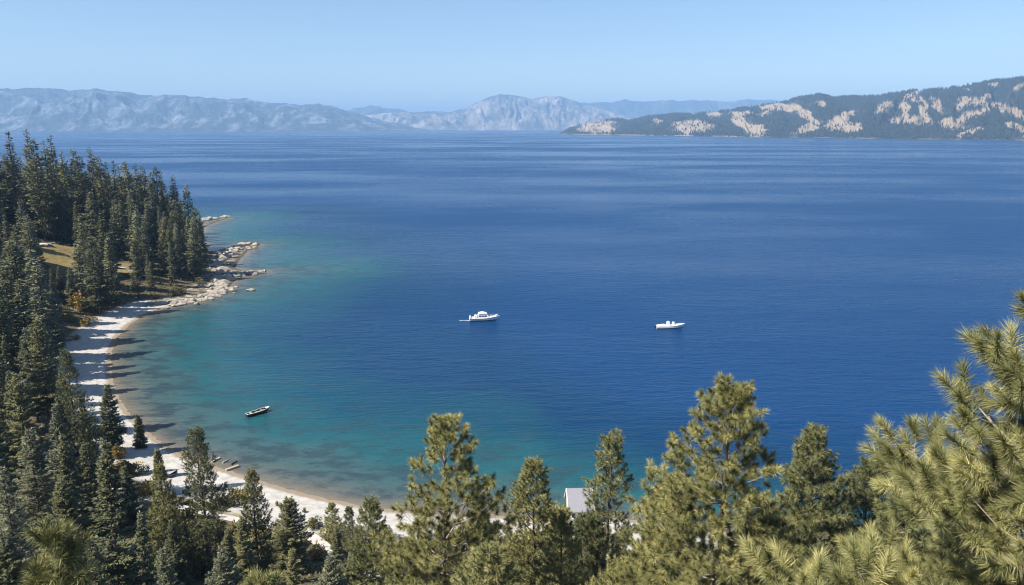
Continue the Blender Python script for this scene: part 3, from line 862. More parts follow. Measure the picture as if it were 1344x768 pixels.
NEARF = [(fir_meshes(320 + i, 26.0, rr, 24000, .36, mt, low=lw, ragged=rg_, gap=gp, power=pw), mt is M_FIRG) for i, (rr, mt, lw, rg_, gp, pw) in enumerate([
    (4.3, M_FIR, .14, .35, .06, .80), (4.0, M_FIRG, .10, .30, .00, .75), (4.8, M_FIRL, .20, .45, .15, .70), (3.7, M_FIR, .12, .45, .12, .8)])]
SKY = [(-12, 176, 350), (9, 172, 352), (33, 171, 360), (42, 181, 345), (58, 183, 366), (64, 177, 372), (80, 197, 360), (95, 194, 378), (104, 203, 362), (116, 194, 384), (123, 200, 390),
       (130, 204, 372), (137, 212, 398), (147, 210, 402), (156, 217, 385), (163, 211, 408), (167, 214, 396), (176, 214, 414), (187, 216, 420), (196, 224, 402), (203, 217, 424), (211, 224, 430), (225, 229, 428),
       (243, 240, 436), (253, 272, 452), (261, 274, 470)]
order = ["first", "second", "third", "fourth", "fifth", "sixth", "seventh", "eighth", "ninth", "tenth", "eleventh", "twelfth", "thirteenth",
         "fourteenth", "fifteenth", "sixteenth", "seventeenth", "eighteenth", "nineteenth", "twentieth", "twenty-first", "twenty-second", "twenty-third", "twenty-fourth", "twenty-fifth"]
vis = 0
for i, (px, py, Y) in enumerate(SKY):
    (me, grey), = [FIRS[(i * 3 + i // 3) % 8]]
    if px < 0: lab = "fir on the forest skyline cut off by the left edge"
    else:
        lab = "fir breaking the forest skyline against the lake, %s from the left edge" % order[vis]; vis += 1
    if px == 243: lab = "outermost fir silhouetted on blue water at the headland's tip"
    if px == 261: lab = "low fir at the end of the skyline next to the far rocky islet"
    place("fir_tree", me, 28.0, px, py, Y, lab, "fir tree", "firs along the forest skyline", wid=.92 + .2 * rnd.random())
for px, py, Y, lab, k, w in [(256, 271, 352, "sunlit fir at the shore end of the forest above the rock spits", 2, 1.15),
                             (238, 300, 350, "slim fir tucked behind the sunlit shore-end fir", 1, .8),
                             (222, 318, 322, "pale grey fir with drooping skirts above the yellow-green rocks", 7, .85),
                             (192, 330, 318, "bushy fir above the shoreline boulders at the head of the beach", 5, .8),
                             (143, 310, 330, "small pale spire-shaped fir right of the grass clearing", 3, .6),
                             (110, 290, 318, "olive fir at the right edge of the grass clearing", 0, 1.0),
                             (98, 265, 345, "yellowish fir rising behind the grass clearing", 6, 1.1),
                             (28, 345, 285, "shaded fir at the lower left of the grass clearing", 4, .9),
                             (66, 352, 268, "dark fir with its top against the grass clearing", 6, .9),
                             (172, 262, 345, "tall fir in the middle of the headland forest", 2, 1.0)]:
    place("fir_tree", FIRS[k][0], 28.0, px, py, Y, lab, "fir tree", wid=w)

OPEN = [(-900, -400), (-900, 170), (-40, 172), (0, 176), (35, 182), (60, 190), (100, 206), (130, 212), (165, 220), (205, 228), (225, 238), (240, 262), (250, 285), (262, 290), (270, 330),
        (277, 352), (270, 368), (255, 380), (225, 388), (196, 397), (165, 405), (140, 418), (120, 434), (103, 450), (92, 466), (90, 490), (100, 512), (118, 520), (135, 545), (150, 590), (158, 640), (215, 640),
        (240, 655), (300, 664), (345, 668), (400, 684), (470, 690), (520, 715), (600, 715), (640, 700), (660, 690), (760, 690), (850, 705), (930, 730), (1400, 745), (1400, -400)]
KEEP = [[(46, 312), (100, 310), (100, 322), (92, 344), (82, 352), (66, 342), (48, 326)],
        [(150, 343), (176, 343), (172, 362), (156, 358)], [(186, 326), (208, 326), (208, 338), (186, 338)],
        [(80, 396), (142, 394), (146, 412), (125, 432), (96, 424), (78, 416)], [(150, 586), (176, 592), (178, 640), (150, 640)], [(190, 630), (206, 632), (204, 652), (188, 650)],
        [(262, 655), (300, 650), (300, 682), (322, 690), (262, 684)], [(350, 668), (412, 680), (410, 700), (352, 690)], [(398, 696), (436, 704), (434, 714), (398, 708)], [(66, 592), (90, 600), (84, 616), (66, 606)],
        [(225, 362), (262, 352), (268, 372), (240, 386), (222, 380)]]
POLYS = [OPEN] + KEEP

def blocked(x, y, g, H, rad):
    q = []
    for t in (0, .08, .2, .35, .55, .8):
        for s in ((0,) if t == 0 else (-1, 1)):
            q.append((x + s * rad * t ** .8, y, g + H * (1 - t)))
    u, w = proj(np.array(q))
    for (a, b, Yc, Rc) in CONES:
        if 78 < Yc and y < Yc - 3 and a < 480:
            hw = Rc * .55 / Yc * 1000; tri = [(a - 3, b - 6), (a + 3, b - 6), (a + hw, b + hw * 2.3), (a - hw, b + hw * 2.3)]
            if inside(u, w, tri).any(): return True
    for P_ in POLYS:
        if inside(u, w, P_).any(): return True
    return False

def zone(u, w):
    if w > 640: return "among the trees at the bottom, left of the tall open pine"
    if w > 520: return "in the dark wood at the lower left, below the beach shadows"
    if w > 430: return "in the dense left-edge wood beside the beach"
    if w > 345: return "in the wood between the grass clearing and the beach" if u < 110 else "on the slope right above the head of the beach"
    if u < 45: return "in the thick forest left of the grass clearing"
    if w > 290: return "in the forest right of the grass clearing, above the shoreline rocks" if u > 100 else "close behind the grass clearing"
    return "in the upper forest between the skyline and the grass clearing" if u < 120 else "in the upper forest between the skyline and the rock spits"

rg = np.random.default_rng(77)
cand = []
for _ in range(60000):
    Y = rg.uniform(60, 620); u = rg.uniform(-70, 520); x = (u - 672) / 1000 * Y * 1.1
    cand.append((x, Y))
cand = np.array(cand); cd = sdist(cand[:, 0], cand[:, 1]); cg = height(cand[:, 0], cand[:, 1])
cu, cw = proj(np.stack([cand[:, 0], cand[:, 1], cg + 12], -1))
ok = (cd > BW + 2) & (cu > -60) & (cu < 480) & (rg.random(len(cand)) < cand[:, 1] / 620) & (cw < 900)
cand, cg, cu, cw, cd = cand[ok], cg[ok], cu[ok], cw[ok], cd[ok]
pos = [(a, b) for a, b, _, _ in TREES]
picked = []
meet = [(c, r * .95) for c, r in MEADOWS]
sdv = -SUN_FROM / np.hypot(*SUN_FROM); tel = math.tan(SUN_EL)
def shades(x, y, g, H):
    for c, r, zc in SUNLIT:
        for t in (.25, .5, .75, 1.0):
            L = (g + H * t - zc) / tel
            if np.hypot(x + sdv[0] * L - c[0], y + sdv[1] * L - c[1]) < r: return True
    return False
SUNLIT = [(land(px_, py_)[:2], r_, land(px_, py_)[2]) for px_, py_, r_ in ((62, 326, 7), (75, 332, 8), (85, 324, 6), (85, 418, 4), (108, 420, 5), (165, 352, 3), (196, 332, 3), (165, 418, 3), (125, 445, 4), (142, 430, 3), (114, 474, 2.5), (112, 500, 2.5), (135, 523, 3), (150, 550, 3), (200, 575, 3), (218, 605, 3), (100, 415, 4), (125, 408, 3), (310, 336, 9), (290, 355, 8), (285, 372, 6))]
for (x, y), g, u, w, d in zip(cand, cg, cu, cw, cd):
    P_ = np.array(pos)
    if np.min((P_[:, 0] - x) ** 2 + (P_[:, 1] - y) ** 2) < 6.8 ** 2: continue
    H = rg.uniform(18, 31)
    if any(math.hypot(x - c[0], y - c[1]) < r for c, r in meet): continue
    while H > 8 and blocked(x, y, g, H, 3.8 * H / 28): H *= .88
    if H > 8 and shades(x, y, g, H) and rg.random() < .95: continue
    if H <= 8 or (H < 12 and rg.random() < .5): continue
    pos.append((x, y)); picked.append((x, y, g, u, w, H))
# from near to far, keep only what shows between the nearer crowns
cov = np.zeros((230, 200), bool)                    # 4 px cells, from (-80, -20)
def cells(x, y, g, H, rad):
    q = np.array([(x, y, g + H), (x, y, g + H * .12)]); u_, w__ = proj(q)
    s_ = rad / math.hypot(y, 70) * 1000
    r0, r1 = w__[0], w__[1]; out = []
    for rr in np.arange(r0, r1, 4):
        hw = s_ * ((rr - r0) / max(1, r1 - r0)) ** .7
        for cc in np.arange(u_[0] - hw, u_[0] + hw + 1, 4):
            i, j = int((rr + 20) // 4), int((cc + 80) // 4)
            if 0 <= i < 200 and 0 <= j < 230: out.append((j, i))
    return out
allp = [(x, y, g, u, w, H, True) for x, y, g, u, w, H in picked]
for x, y, r_, o in TREES:
    H0 = stand(*proj(np.array([x, y, 0.]))[:2], y)[2] if False else 24.0
    allp.append((x, y, o.location.z, 0, 0, H0, False))
made = 0; hidden = 0
for x, y, g, u, w, H, auto in sorted(allp, key=lambda q: q[1]):
    if auto or y > 60: cl = cells(x, y, g, H, 3.6 * H / 28)
    else: cl = []
    new = [c_ for c_ in cl if not cov[c_]]
    if auto:
        if len(new) < max(3, .07 * len(cl)) or made >= 262: hidden += 1; continue
        k = int(rg.integers(0, 8)); me, grey = FIRS[k]; H0_ = 28.0; wid = (H / 28) * rg.uniform(1.05, 1.5); light = k in (4, 6)
        if y < 175: k = int(rg.integers(0, 4)); me, grey = NEARF[k]; H0_ = 26.0; wid = (H / 26) * rg.uniform(1.0, 1.3); light = k == 2
        z_ = zone(u, w); tn_ = "grey-green" if grey else "light olive" if light else "dark green"
        o = plant("fir_tree", me, (x, y, g), rg.random() * 6.28, tn_ + " fir " + z_, "fir tree", tn_ + " firs " + z_, (wid, wid, H / H0_))
        TREES.append((x, y, 3, o)); made += 1
    if auto or y > 90:
        for c_ in cl: cov[c_] = True

# ------------------------------------------------------------------ boats
def hull(mb, L, B, H, sheer=.35, dead=.5, n=18, deck=True, inset=None, bow_pow=2.2, stern=.82, z0=-.25, floor=None):
    """lofted hull along +X with the bow at +L/2; returns the sheer line"""
    bm = mb.bm; secs = []; line = []
    for i in range(n + 1):
        s = i / n; x = -L / 2 + L * s
        w = B / 2 * (stern + (1 - stern) * math.sin(min(1, s * 1.6) * math.pi / 2)) * max(.0, 1 - max(0, (s - .45) / .55) ** bow_pow)
        zt = H + sheer * max(0, s - .35) ** 1.8 * 2.2
        zb = z0 + (zt - z0) * max(0, (s - .72) / .28) ** 2.4 * .85
        w = max(w, .02); rake = .0
        zc = zb + (zt - zb) * .35
        pts = [(x, -w, zt), (x, -w * .92, zc + .12), (x, -w * (.80 - .25 * s), zc - .05), (x, 0, zb), (x, w * (.80 - .25 * s), zc - .05), (x, w * .92, zc + .12), (x, w, zt)]
        secs.append([bm.verts.new(p) for p in pts]); line.append((x, w, zt))
    for A, Bq in zip(secs, secs[1:]):
        for k in range(6): bm.faces.new((A[k], Bq[k], Bq[k + 1], A[k + 1]))
    bm.faces.new(secs[0])
    if deck:
        for A, Bq in zip(secs, secs[1:]): bm.faces.new((A[0], A[6], Bq[6], Bq[0]))
    return line

def deck_strip(mb, line, i0, i1, frac, dz):
    bm = mb.bm; prev = None
    for x, w, z in line[i0:i1 + 1]:
        cur = (bm.verts.new((x, -w * frac, z + dz)), bm.verts.new((x, w * frac, z + dz)))
        if prev: bm.faces.new((prev[0], prev[1], cur[1], cur[0]))
        prev = cur

def rail(mb, line, i0, i1, inset, h, r=.025, posts=2):
    for sgn in (-1, 1):
        pts = [(x, sgn * max(0, w - inset), z + h) for x, w, z in line[i0:i1 + 1]]
        mb.tube(pts, r, n=6)
        for p in pts[::posts]: mb.tube([(p[0], p[1], p[2] - h), p], r * .8, n=5)
    a = line[i1]; mb.tube([(a[0], -max(0, a[1] - inset), a[2] + h), (a[0], max(0, a[1] - inset), a[2] + h)], r, n=6)

def boat_root(name, px, py, yaw, label, cat, s=1.0):
    p = on(px, py); r = empty(name, (p[0], p[1], 0.02), yaw); tag(r, label, cat); r.scale = (s, s, s); return r

# cabin cruiser
rt = boat_root("cabin_cruiser", 636, 420.5, R(6), "white cabin cruiser under way on the open lake, left of the other white boat", "boat")
mb = MB(); ln = hull(mb, 11.2, 3.3, 1.15, sheer=.55); mb.build("hull", M_WHITE, rt, True).data.polygons.foreach_set("use_smooth", [False] * 115) if False else mb.build("hull", M_WHITE, rt)
mb = MB()
for sgn in (-1, 1): mb.tube([(x, sgn * (w + .015), z - .28) for x, w, z in ln[:-1]], .05, n=6)
mb.build("rubbing_strake", M_BLACK, rt)
mb = MB(); mb.prism_xz([(-2.6, 1.2), (1.9, 1.35), (1.1, 2.35), (.5, 2.75), (-1.9, 2.75), (-2.5, 2.2)], -1.12, 1.12); cb = mb.build("cabin", M_WHITE, rt)
for sgn in (-1, 1):
    for x0, x1 in ((-2.1, -1.35), (-1.15, -.35), (-.15, .75)):
        mb = MB(); mb.box(x0, x1, sgn * 1.125 - .012, sgn * 1.125 + .012, 1.55, 2.1, bev=.004); mb.build("window", M_DARKG, cb)
mb = MB(); mb.poly([(1.72, -1.0, 1.62), (1.72, 1.0, 1.62), (1.2, .95, 2.28), (1.2, -.95, 2.28)]); mb.build("windscreen", M_DARKG, cb)
mb = MB(); mb.box(-2.3, .75, -1.25, 1.25, 2.76, 2.86, bev=.03); rf = mb.build("roof", M_WHITE, rt)
mb = MB(); mb.box(-1.7, -.1, -.9, .9, 2.87, 3.15, bev=.05); mb.build("flybridge_coaming", M_WHITE, rf)
mb = MB(); mb.tube([(-2.0, 0, 2.86), (-2.1, 0, 4.3)], .03, n=6); mb.tube([(-2.05, -.5, 3.5), (-2.05, .5, 3.5)], .02, n=6); mb.build("mast", M_STEEL, rt)
mb = MB(); rail(mb, ln, 11, 17, .1, .55); mb.build("bow_rail", M_STEEL, rt)
mb = MB(); mb.box(-5.2, -2.8, -1.25, 1.25, 1.16, 1.19); mb.build("aft_deck", M_CREAM, rt)
mb = MB(); mb.box(-3.7, -2.9, -1.1, 1.1, 1.2, 2.0, bev=.06); mb.build("seat", M_WHITE, rt)
mb = MB(); mb.box(-5.45, -5.15, -1.3, 1.3, 1.15, 1.75, bev=.05); mb.build("transom_rail", M_WHITE, rt)
mb = MB(); mb.box(4.0, 4.9, -.35, .35, 1.75, 2.0, bev=.06); mb.build("anchor_locker", M_WHITE, rt)
# its wake: a short pale line of foam
wp = on(615, 420.6); wm = MB(); q = (wp[0] + .3, wp[1])
for k in range(7):
    x = q[0] - k * .55 - rnd.random() * .2
    wm.prism([(x - rnd.uniform(.3, .6), q[1] + rnd.uniform(-.25, .0)), (x + .1, q[1] - .25 + rnd.uniform(-.1, .1)), (x + rnd.uniform(.2, .5), q[1] + rnd.uniform(0, .15)), (x - .1, q[1] + .28)], .012, .03)
tag(wm.build("wake_foam", M_WHITE), "thin line of foam trailing the cabin cruiser", "foam", kind="stuff")

# open motorboat with two raised pods
rt = boat_root("motorboat", 880, 430.5, R(4), "low white open motorboat with two upright pods and a lifted bow", "boat")
mb = MB(); ln = hull(mb, 10.2, 2.7, .85, sheer=.62); mb.build("hull", M_WHITE, rt)
mb = MB(); deck_strip(mb, ln, 0, 9, .78, .02); mb.build("cockpit_floor", M_CREAM, rt)
mb = MB()
for sgn in (-1, 1): mb.tube([(x, sgn * w * .97, z + .05) for x, w, z in ln], .07, n=6)
mb.build("gunwale", M_WHITE, rt)
mb = MB(); mb.prism_xz([(-1.5, .85), (-.3, .85), (-.45, 2.35), (-1.3, 2.4)], -.55, .55); cs = mb.build("console", M_WHITE, rt)
mb = MB(); mb.poly([(-.3, -.5, 1.5), (-.3, .5, 1.5), (-.42, .45, 1.95), (-.42, -.45, 1.95)]); mb.build("windscreen", M_DARKG, cs)
mb = MB(); mb.box(.55, 1.35, -.5, .5, .9, 2.15, bev=.08); mb.build("seat", M_WHITE, rt)
mb = MB(); mb.prism_xz([(-4.6, .85), (-1.8, .86), (-2.0, 1.3), (-4.2, 1.15)], -.95, .95); mb.build("aft_locker", M_WHITE, rt)
mb = MB(); mb.box(-5.75, -5.15, -.3, .3, .25, 1.05, bev=.1); mb.tube([(-5.4, 0, .4), (-5.45, 0, -.3)], .1, n=6); mb.build("outboard_motor", M_BLACK, rt)
mb = MB(); rail(mb, ln, 12, 17, .08, .3, .02); mb.build("bow_rail", M_STEEL, rt)

# long narrow boat moored in the bay
a_, b_ = on(324, 547.5), on(354, 538.5)
c_ = (a_ + b_) / 2; yaw = math.atan2(b_[1] - a_[1], b_[0] - a_[0]); Lb = float(np.hypot(*(b_ - a_)[:2]))
rt = empty("wooden_launch", (c_[0], c_[1], .02), yaw); tag(rt, "long narrow dark-hulled open boat with a pale rim floating in the shallow bay", "boat")
mb = MB(); ln = hull(mb, Lb, 1.75, .75, sheer=.25, deck=False, bow_pow=3.2, stern=.72); mb.build("hull", M_BLACK, rt)
mb = MB()
for sgn in (-1, 1): mb.tube([(x, sgn * w, z + .02) for x, w, z in ln], .065, n=6)
mb.tube([(ln[0][0], -ln[0][1], ln[0][2]), (ln[0][0], ln[0][1], ln[0][2])], .07, n=6); mb.build("gunwale", M_CREAM, rt)
mb = MB(); deck_strip(mb, ln, 0, 15, .90, -.42); mb.build("floor_boards", M_TAN, rt)
mb = MB(); deck_strip(mb, ln, 15, 18, .95, .03); mb.build("foredeck", M_WHITE, rt)
mb = MB()
for x, w, z in ln[1:15]:
    for sgn in (-1, 1): mb.tube([(x, sgn * w * .94, z - .02), (x, sgn * w * .8, z - .42)], .03, n=4)
mb.build("frame", M_WOODG, rt)
for k in (4, 8, 12):
    x, w, z = ln[k]; mb = MB(); mb.box(x - .12, x + .12, -w * .93, w * .93, z - .16, z - .12); mb.build("thwart", M_TAN, rt)
mb = MB(); mb.box(ln[0][0] + .15, ln[0][0] + .75, -.5, .5, .36, .82, bev=.05); mb.build("engine_box", M_BLACK, rt)
mb = MB(); mb.box(ln[0][0] + .9, ln[0][0] + 1.1, -.55, .55, .40, .78, bev=.03); mb.build("stern_seat", M_CREAM, rt)

# ------------------------------------------------------------------ house by the shore
def roof_mat():
    m, n, l, b = newmat("shingles")
    g = n.new("ShaderNodeTexCoord")
    br = n.new("ShaderNodeTexBrick"); br.inputs["Scale"].default_value = 3.2
    br.inputs["Color1"].default_value = (.29, .28, .30, 1); br.inputs["Color2"].default_value = (.22, .21, .23, 1); br.inputs["Mortar"].default_value = (.2, .19, .2, 1)
    br.inputs["Mortar Size"].default_value = .012
    l.new(mapping(n, l, g.outputs["Object"], (1, 1.4, 1)), br.inputs["Vector"])
    z = noise(n, l, g.outputs["Object"], 2.5, 5)
    l.new(mixc(n, l, mth(n, l, 'MULTIPLY', z.outputs[0], .5), br.outputs[0], (.31, .30, .33)), b.inputs["Base Color"]); b.inputs["Roughness"].default_value = .9
    return m
M_ROOF = roof_mat()
M_YWALL = simple("yellow_boards", (.50, .40, .20), .8, .1, 3.0)
M_WWALL = simple("white_boards", (.82, .81, .78), .7, .04, 3.0)
hp = on(761, 680, 1.2)
hs = empty("lake_house", (hp[0], hp[1] + 2, max(.6, hgt(hp[0], hp[1]) - .2)), R(3)); tag(hs, "small gabled house with grey shingle roof and yellow gable end by the water", "house")
HL, HWd, EV, RG = 4.0, 4.8, 2.6, 5.3
mb = MB()
mb.box(-HL / 2, HL / 2, -HWd / 2, -HWd / 2 + .15, -1.5, EV); mb.build("wall", M_WWALL, hs)
mb = MB(); mb.box(-HL / 2, HL / 2, HWd / 2 - .15, HWd / 2, -1.5, EV); mb.build("wall", M_WWALL, hs)
for sgn in (-1, 1):
    mb = MB(); bm = mb.bm
    A = [bm.verts.new((sgn * (HL / 2 + .003), y, z)) for y, z in ((-HWd / 2, -1.5), (HWd / 2, -1.5), (HWd / 2, EV), (0, RG - .1), (-HWd / 2, EV))]
    Bv = [bm.verts.new((sgn * (HL / 2 - .15), q.co.y, q.co.z)) for q in A]
    bm.faces.new(A); bm.faces.new(Bv[::-1])
    for k in range(5): bm.faces.new((A[k], A[(k + 1) % 5], Bv[(k + 1) % 5], Bv[k]))
    g_ = mb.build("gable_wall", M_YWALL, hs)
    mb = MB(); mb.box(sgn * (HL / 2 + .02) - .02, sgn * (HL / 2 + .02) + .02, -.5, .5, 2.7, 3.8); w_o = mb.build("window", M_TAN, g_)
    mb = MB(); mb.box(sgn * (HL / 2 + .045) - .01, sgn * (HL / 2 + .045) + .01, -.38, .38, 2.82, 3.68); mb.build("pane", M_DARKG, w_o)
for sgn in (-1, 1):
    mb = MB(); bm = mb.bm; o_ = .45
    dy = HWd / 2 + o_; dz = RG - (RG - EV) * dy / (HWd / 2)
    p = [(-HL / 2 - .35, 0, RG), (HL / 2 + .35, 0, RG), (HL / 2 + .35, sgn * dy, dz), (-HL / 2 - .35, sgn * dy, dz)]
    A = [bm.verts.new(q) for q in p]; Bv = [bm.verts.new((q[0], q[1], q[2] + .16)) for q in p]
    bm.faces.new(A[::-1]); bm.faces.new(Bv)
    for k in range(4): bm.faces.new((A[k], A[(k + 1) % 4], Bv[(k + 1) % 4], Bv[k]))
    mb.build("roof", M_ROOF, hs)
for sgn in (-1, 1):
    mb = MB()
    for s2 in (-1, 1):
        mb.tube([(sgn * (HL / 2 + .37), 0, RG + .12), (sgn * (HL / 2 + .37), s2 * (HWd / 2 + .45), RG - (RG - EV) * (HWd / 2 + .45) / (HWd / 2) + .08)], .09, n=4)
    mb.build("verge_board", M_WWALL, hs)
mb = MB(); mb.box(.6, 1.5, -HWd / 2 - .03, -HWd / 2 - .003, -.2, 1.9); dr = mb.build("door", M_TAN, hs)
mb = MB(); mb.box(1.35, 1.42, -HWd / 2 - .09, -HWd / 2 - .031, .85, .92); mb.build("handle", M_STEEL, dr)
for x in (-1.3, -.2):
    mb = MB(); mb.box(x - .35, x + .35, -HWd / 2 - .03, -HWd / 2 - .004, .9, 1.8); w_o = mb.build("window", M_TAN, hs)
    mb = MB(); mb.box(x - .28, x + .28, -HWd / 2 - .045, -HWd / 2 - .031, .98, 1.72); mb.build("pane", M_DARKG, w_o)

# ------------------------------------------------------------------ rocks
def rock_mesh(seed, flat=.5):
    rng = random.Random(seed); bm = bmesh.new(); bmesh.ops.create_icosphere(bm, subdivisions=3, radius=1.0)
    off = [Vector((rng.uniform(-1, 1), rng.uniform(-1, 1), rng.uniform(-.6, 1))).normalized() for _ in range(11)]
    cut = [rng.uniform(.55, .9) for _ in off]
    for q in bm.verts:
        for d, c in zip(off, cut):
            k = q.co.dot(d)
            if k > c: q.co -= d * (k - c) * .92
        q.co *= 1 + rng.uniform(-.02, .02)
        q.co.z *= flat
    me = bpy.data.meshes.new("rock"); bm.to_mesh(me); bm.free(); me.materials.append(M_ROCK); return me
ROCKS = [rock_mesh(i, .48 + .09 * (i % 5)) for i in range(12)]
rr_ = random.Random(4)
def rock(x, y, r, label, group, z=None, stretch=1.6, yaw=None):
    g = max(hgt(x, y), 0) if z is None else z
    o = obj("shore_rock", ROCKS[rr_.randrange(12)]); o.location = (x, y, g + r * .08)
    o.scale = (r * rr_.uniform(1.0, stretch), r * rr_.uniform(.8, 1.15), r * rr_.uniform(.8, 1.3))
    o.rotation_euler = (rr_.uniform(-.15, .15), rr_.uniform(-.15, .15), rr_.uniform(-.5, .5) + (yaw or 0))
    tag(o, label, "rock", group); return o
def rocks_along(pts, n, spread, r0, r1, label, group):
    pts = [on(a, b)[:2] for a, b in pts]
    seg = [np.hypot(*(q - p)) for p, q in zip(pts, pts[1:])]; T = sum(seg)
    for k in range(n):
        t = (k + rr_.random()) / n * T; i = 0
        while i < len(seg) - 1 and t > seg[i]: t -= seg[i]; i += 1
        c = pts[i] + (pts[i + 1] - pts[i]) * min(1, t / seg[i])
        rock(c[0] + rr_.gauss(0, spread), c[1] + rr_.gauss(0, spread * 1.5), rr_.uniform(r0, r1) * (1.25 if rr_.random() < .2 else 1), label, group)
rocks_along([(276, 352), (300, 334), (312, 326), (322, 321), (338, 321)], 66, 2.0, .8, 2.1, "tan granite boulder in the upper spit that juts into the lake", "boulders of the upper rock spit")
rocks_along([(318, 326), (332, 326)], 10, 1.4, .9, 1.9, "tan granite boulder in the upper spit that juts into the lake", "boulders of the upper rock spit")
rocks_along([(282, 372), (300, 364), (322, 360), (346, 357)], 40, 1.4, .8, 1.8, "tan granite boulder in the lower spit below the longer one", "boulders of the lower rock spit")
rocks_along([(276, 352), (292, 350), (290, 366), (284, 378), (288, 384)], 62, 2.8, .8, 2.2, "pale sunlit boulder heaped on the shore between the two spits", "boulders between the two rock spits")
rocks_along([(215, 403), (238, 400), (262, 394), (282, 386), (296, 378)], 78, 2.0, .7, 1.8, "white-grey flat boulder along the shore between beach and spits", "boulders along the shore beside the beach")
rocks_along([(262, 291), (275, 288), (284, 287)], 12, 1.3, 1.2, 2.2, "pale rock in the far point beyond the last trees", "rocks of the far point")
rocks_along([(292, 285.5), (300, 285)], 5, .8, 1.4, 2.2, "small outer rock off the tip of the far point", "outer rocks of the far point")
for px, py, r, lab in [(330, 381.5, 1.7, "lone rock standing in the water off the lower spit"), (307, 385, .9, "tiny dark rock awash just off the shoreline boulders"), (64, 322, 1.4, "pale rounded boulder at the back edge of the grass clearing")]:
    p = on(px, py, 0.0) if px > 100 else land(px, py); rock(p[0], p[1], r, lab, None)

# ------------------------------------------------------------------ logs, slabs and a canoe on the beach
def lying(name, p0, p1, mat, label, cat, w=.5, h=.35, round_=True):
    a, b = on(*p0, .6), on(*p1, .6); c = (a + b) / 2; L = float(np.hypot(*(b - a)[:2]))
    o_ = MB()
    if round_:
        o_.tube([(-L / 2, 0, h), (-L / 6, .04, h * 1.04), (L / 6, -.05, h), (L / 2, .02, h * .9)], w / 2, w / 3.2, n=9)
    else:
        o_.box(-L / 2, L / 2, -w / 2, w / 2, 0, h, bev=.06)
    o = o_.build(name, mat); o.location = (c[0], c[1], max(0, hgt(c[0], c[1])) - .03); o.rotation_euler = (0, 0, math.atan2(b[1] - a[1], b[0] - a[0]))
    tag(o, label, cat); return o
lying("stone_slab", (296, 615), (313, 609), M_TAN, "long tan slab with a dark shaded side running into the shallows", "slab", .7, .45, False)
lying("stone_slab", (278, 604), (289, 598), M_TAN, "shorter tan slab at the waterline beside the tall open pine", "slab", .55, .35, False)
lying("driftwood_log", (292, 605), (299, 601), M_WOODG, "grey driftwood log in the brown shallows between the slabs", "log", .4, .2)
lying("driftwood_log", (303, 607), (311, 602), M_BARK, "dark waterlogged log beside the long tan slab", "log", .4, .2)
def canoe():
    a, b = on(222, 628, 1), on(233, 621, 1); c = (a + b) / 2; L = float(np.hypot(*(b - a)[:2]))
    r = empty("canoe", (c[0], c[1], hgt(c[0], c[1]) + .18), math.atan2(b[1] - a[1], b[0] - a[0])); tag(r, "small dark canoe drawn up on the sand between two pines", "canoe")
    m_ = MB(); bm = m_.bm; secs = []; n = 12
    for i in range(n + 1):
        s = i / n; w = .42 * math.sin(math.pi * max(.02, min(.98, s))) ** .7; z = .42 + .25 * abs(2 * s - 1) ** 3
        secs.append([bm.verts.new(p) for p in ((-L / 2 + L * s, -w, z), (-L / 2 + L * s, -w * .7, .05), (-L / 2 + L * s, w * .7, .05), (-L / 2 + L * s, w, z))])
    for A, B_ in zip(secs, secs[1:]):
        for k in range(3): bm.faces.new((A[k], B_[k], B_[k + 1], A[k + 1]))
    m_.build("hull", M_BLACK, r)
    m_ = MB()
    for sgn in (-1, 1): m_.tube([(-L / 2 + L * i / n, sgn * .42 * math.sin(math.pi * max(.02, min(.98, i / n))) ** .7, .42 + .25 * abs(2 * i / n - 1) ** 3) for i in range(n + 1)], .03, n=5)
    m_.build("gunwale", M_WOODG, r)
canoe()

# ------------------------------------------------------------------ pale track and white slabs among the lower trees
def path(pts, w, name):
    P_ = [land(a, b)[:2] for a, b, z_ in pts]; V, F = [], []
    Q = []
    for p, q in zip(P_, P_[1:]):
        k = max(2, int(np.hypot(*(q - p)) / 1.0))
        Q += [p + (q - p) * i / k for i in range(k)]
    Q.append(P_[-1]); Q = np.array(Q)
    for _ in range(20): Q[1:-1] = (Q[:-2] + Q[2:] + 2 * Q[1:-1]) / 4
    T = unit(np.gradient(Q, axis=0)); Nn = np.stack([-T[:, 1], T[:, 0]], -1)
    W = [-1, -.5, 0, .5, 1]
    for c in W: V.append(np.concatenate([Q + Nn * (w / 2 * c), (height(*(Q + Nn * (w / 2 * c)).T) + .10)[:, None]], -1))
    V = np.stack(V, 1); k = len(Q); idx = np.arange(k * 5).reshape(k, 5)
    F = np.stack([idx[:-1, :-1], idx[:-1, 1:], idx[1:, 1:], idx[1:, :-1]], -1).reshape(-1, 4)
    tag(obj(name, mesh_np(name, V.reshape(-1, 3), F, M_TRACK, None, True)), kind="structure")
M_TRACK = simple("pale_track", (.56, .50, .44), .95, .12, .8, bump=.3)
path([(20, 588, 16), (78, 604, 12), (150, 641, 6), (225, 664, 4), (305, 682, 3), (375, 694, 3), (415, 704, 3), (445, 742, 6), (505, 760, 9)], 2.6, "path")
path([(35, 326, 26), (60, 320, 23), (100, 317, 20), (150, 322, 14), (197, 330, 9), (230, 350, 5)], 2.4, "path")
path([(150, 351, 10), (165, 352, 9), (182, 358, 7)], 2.0, "path")

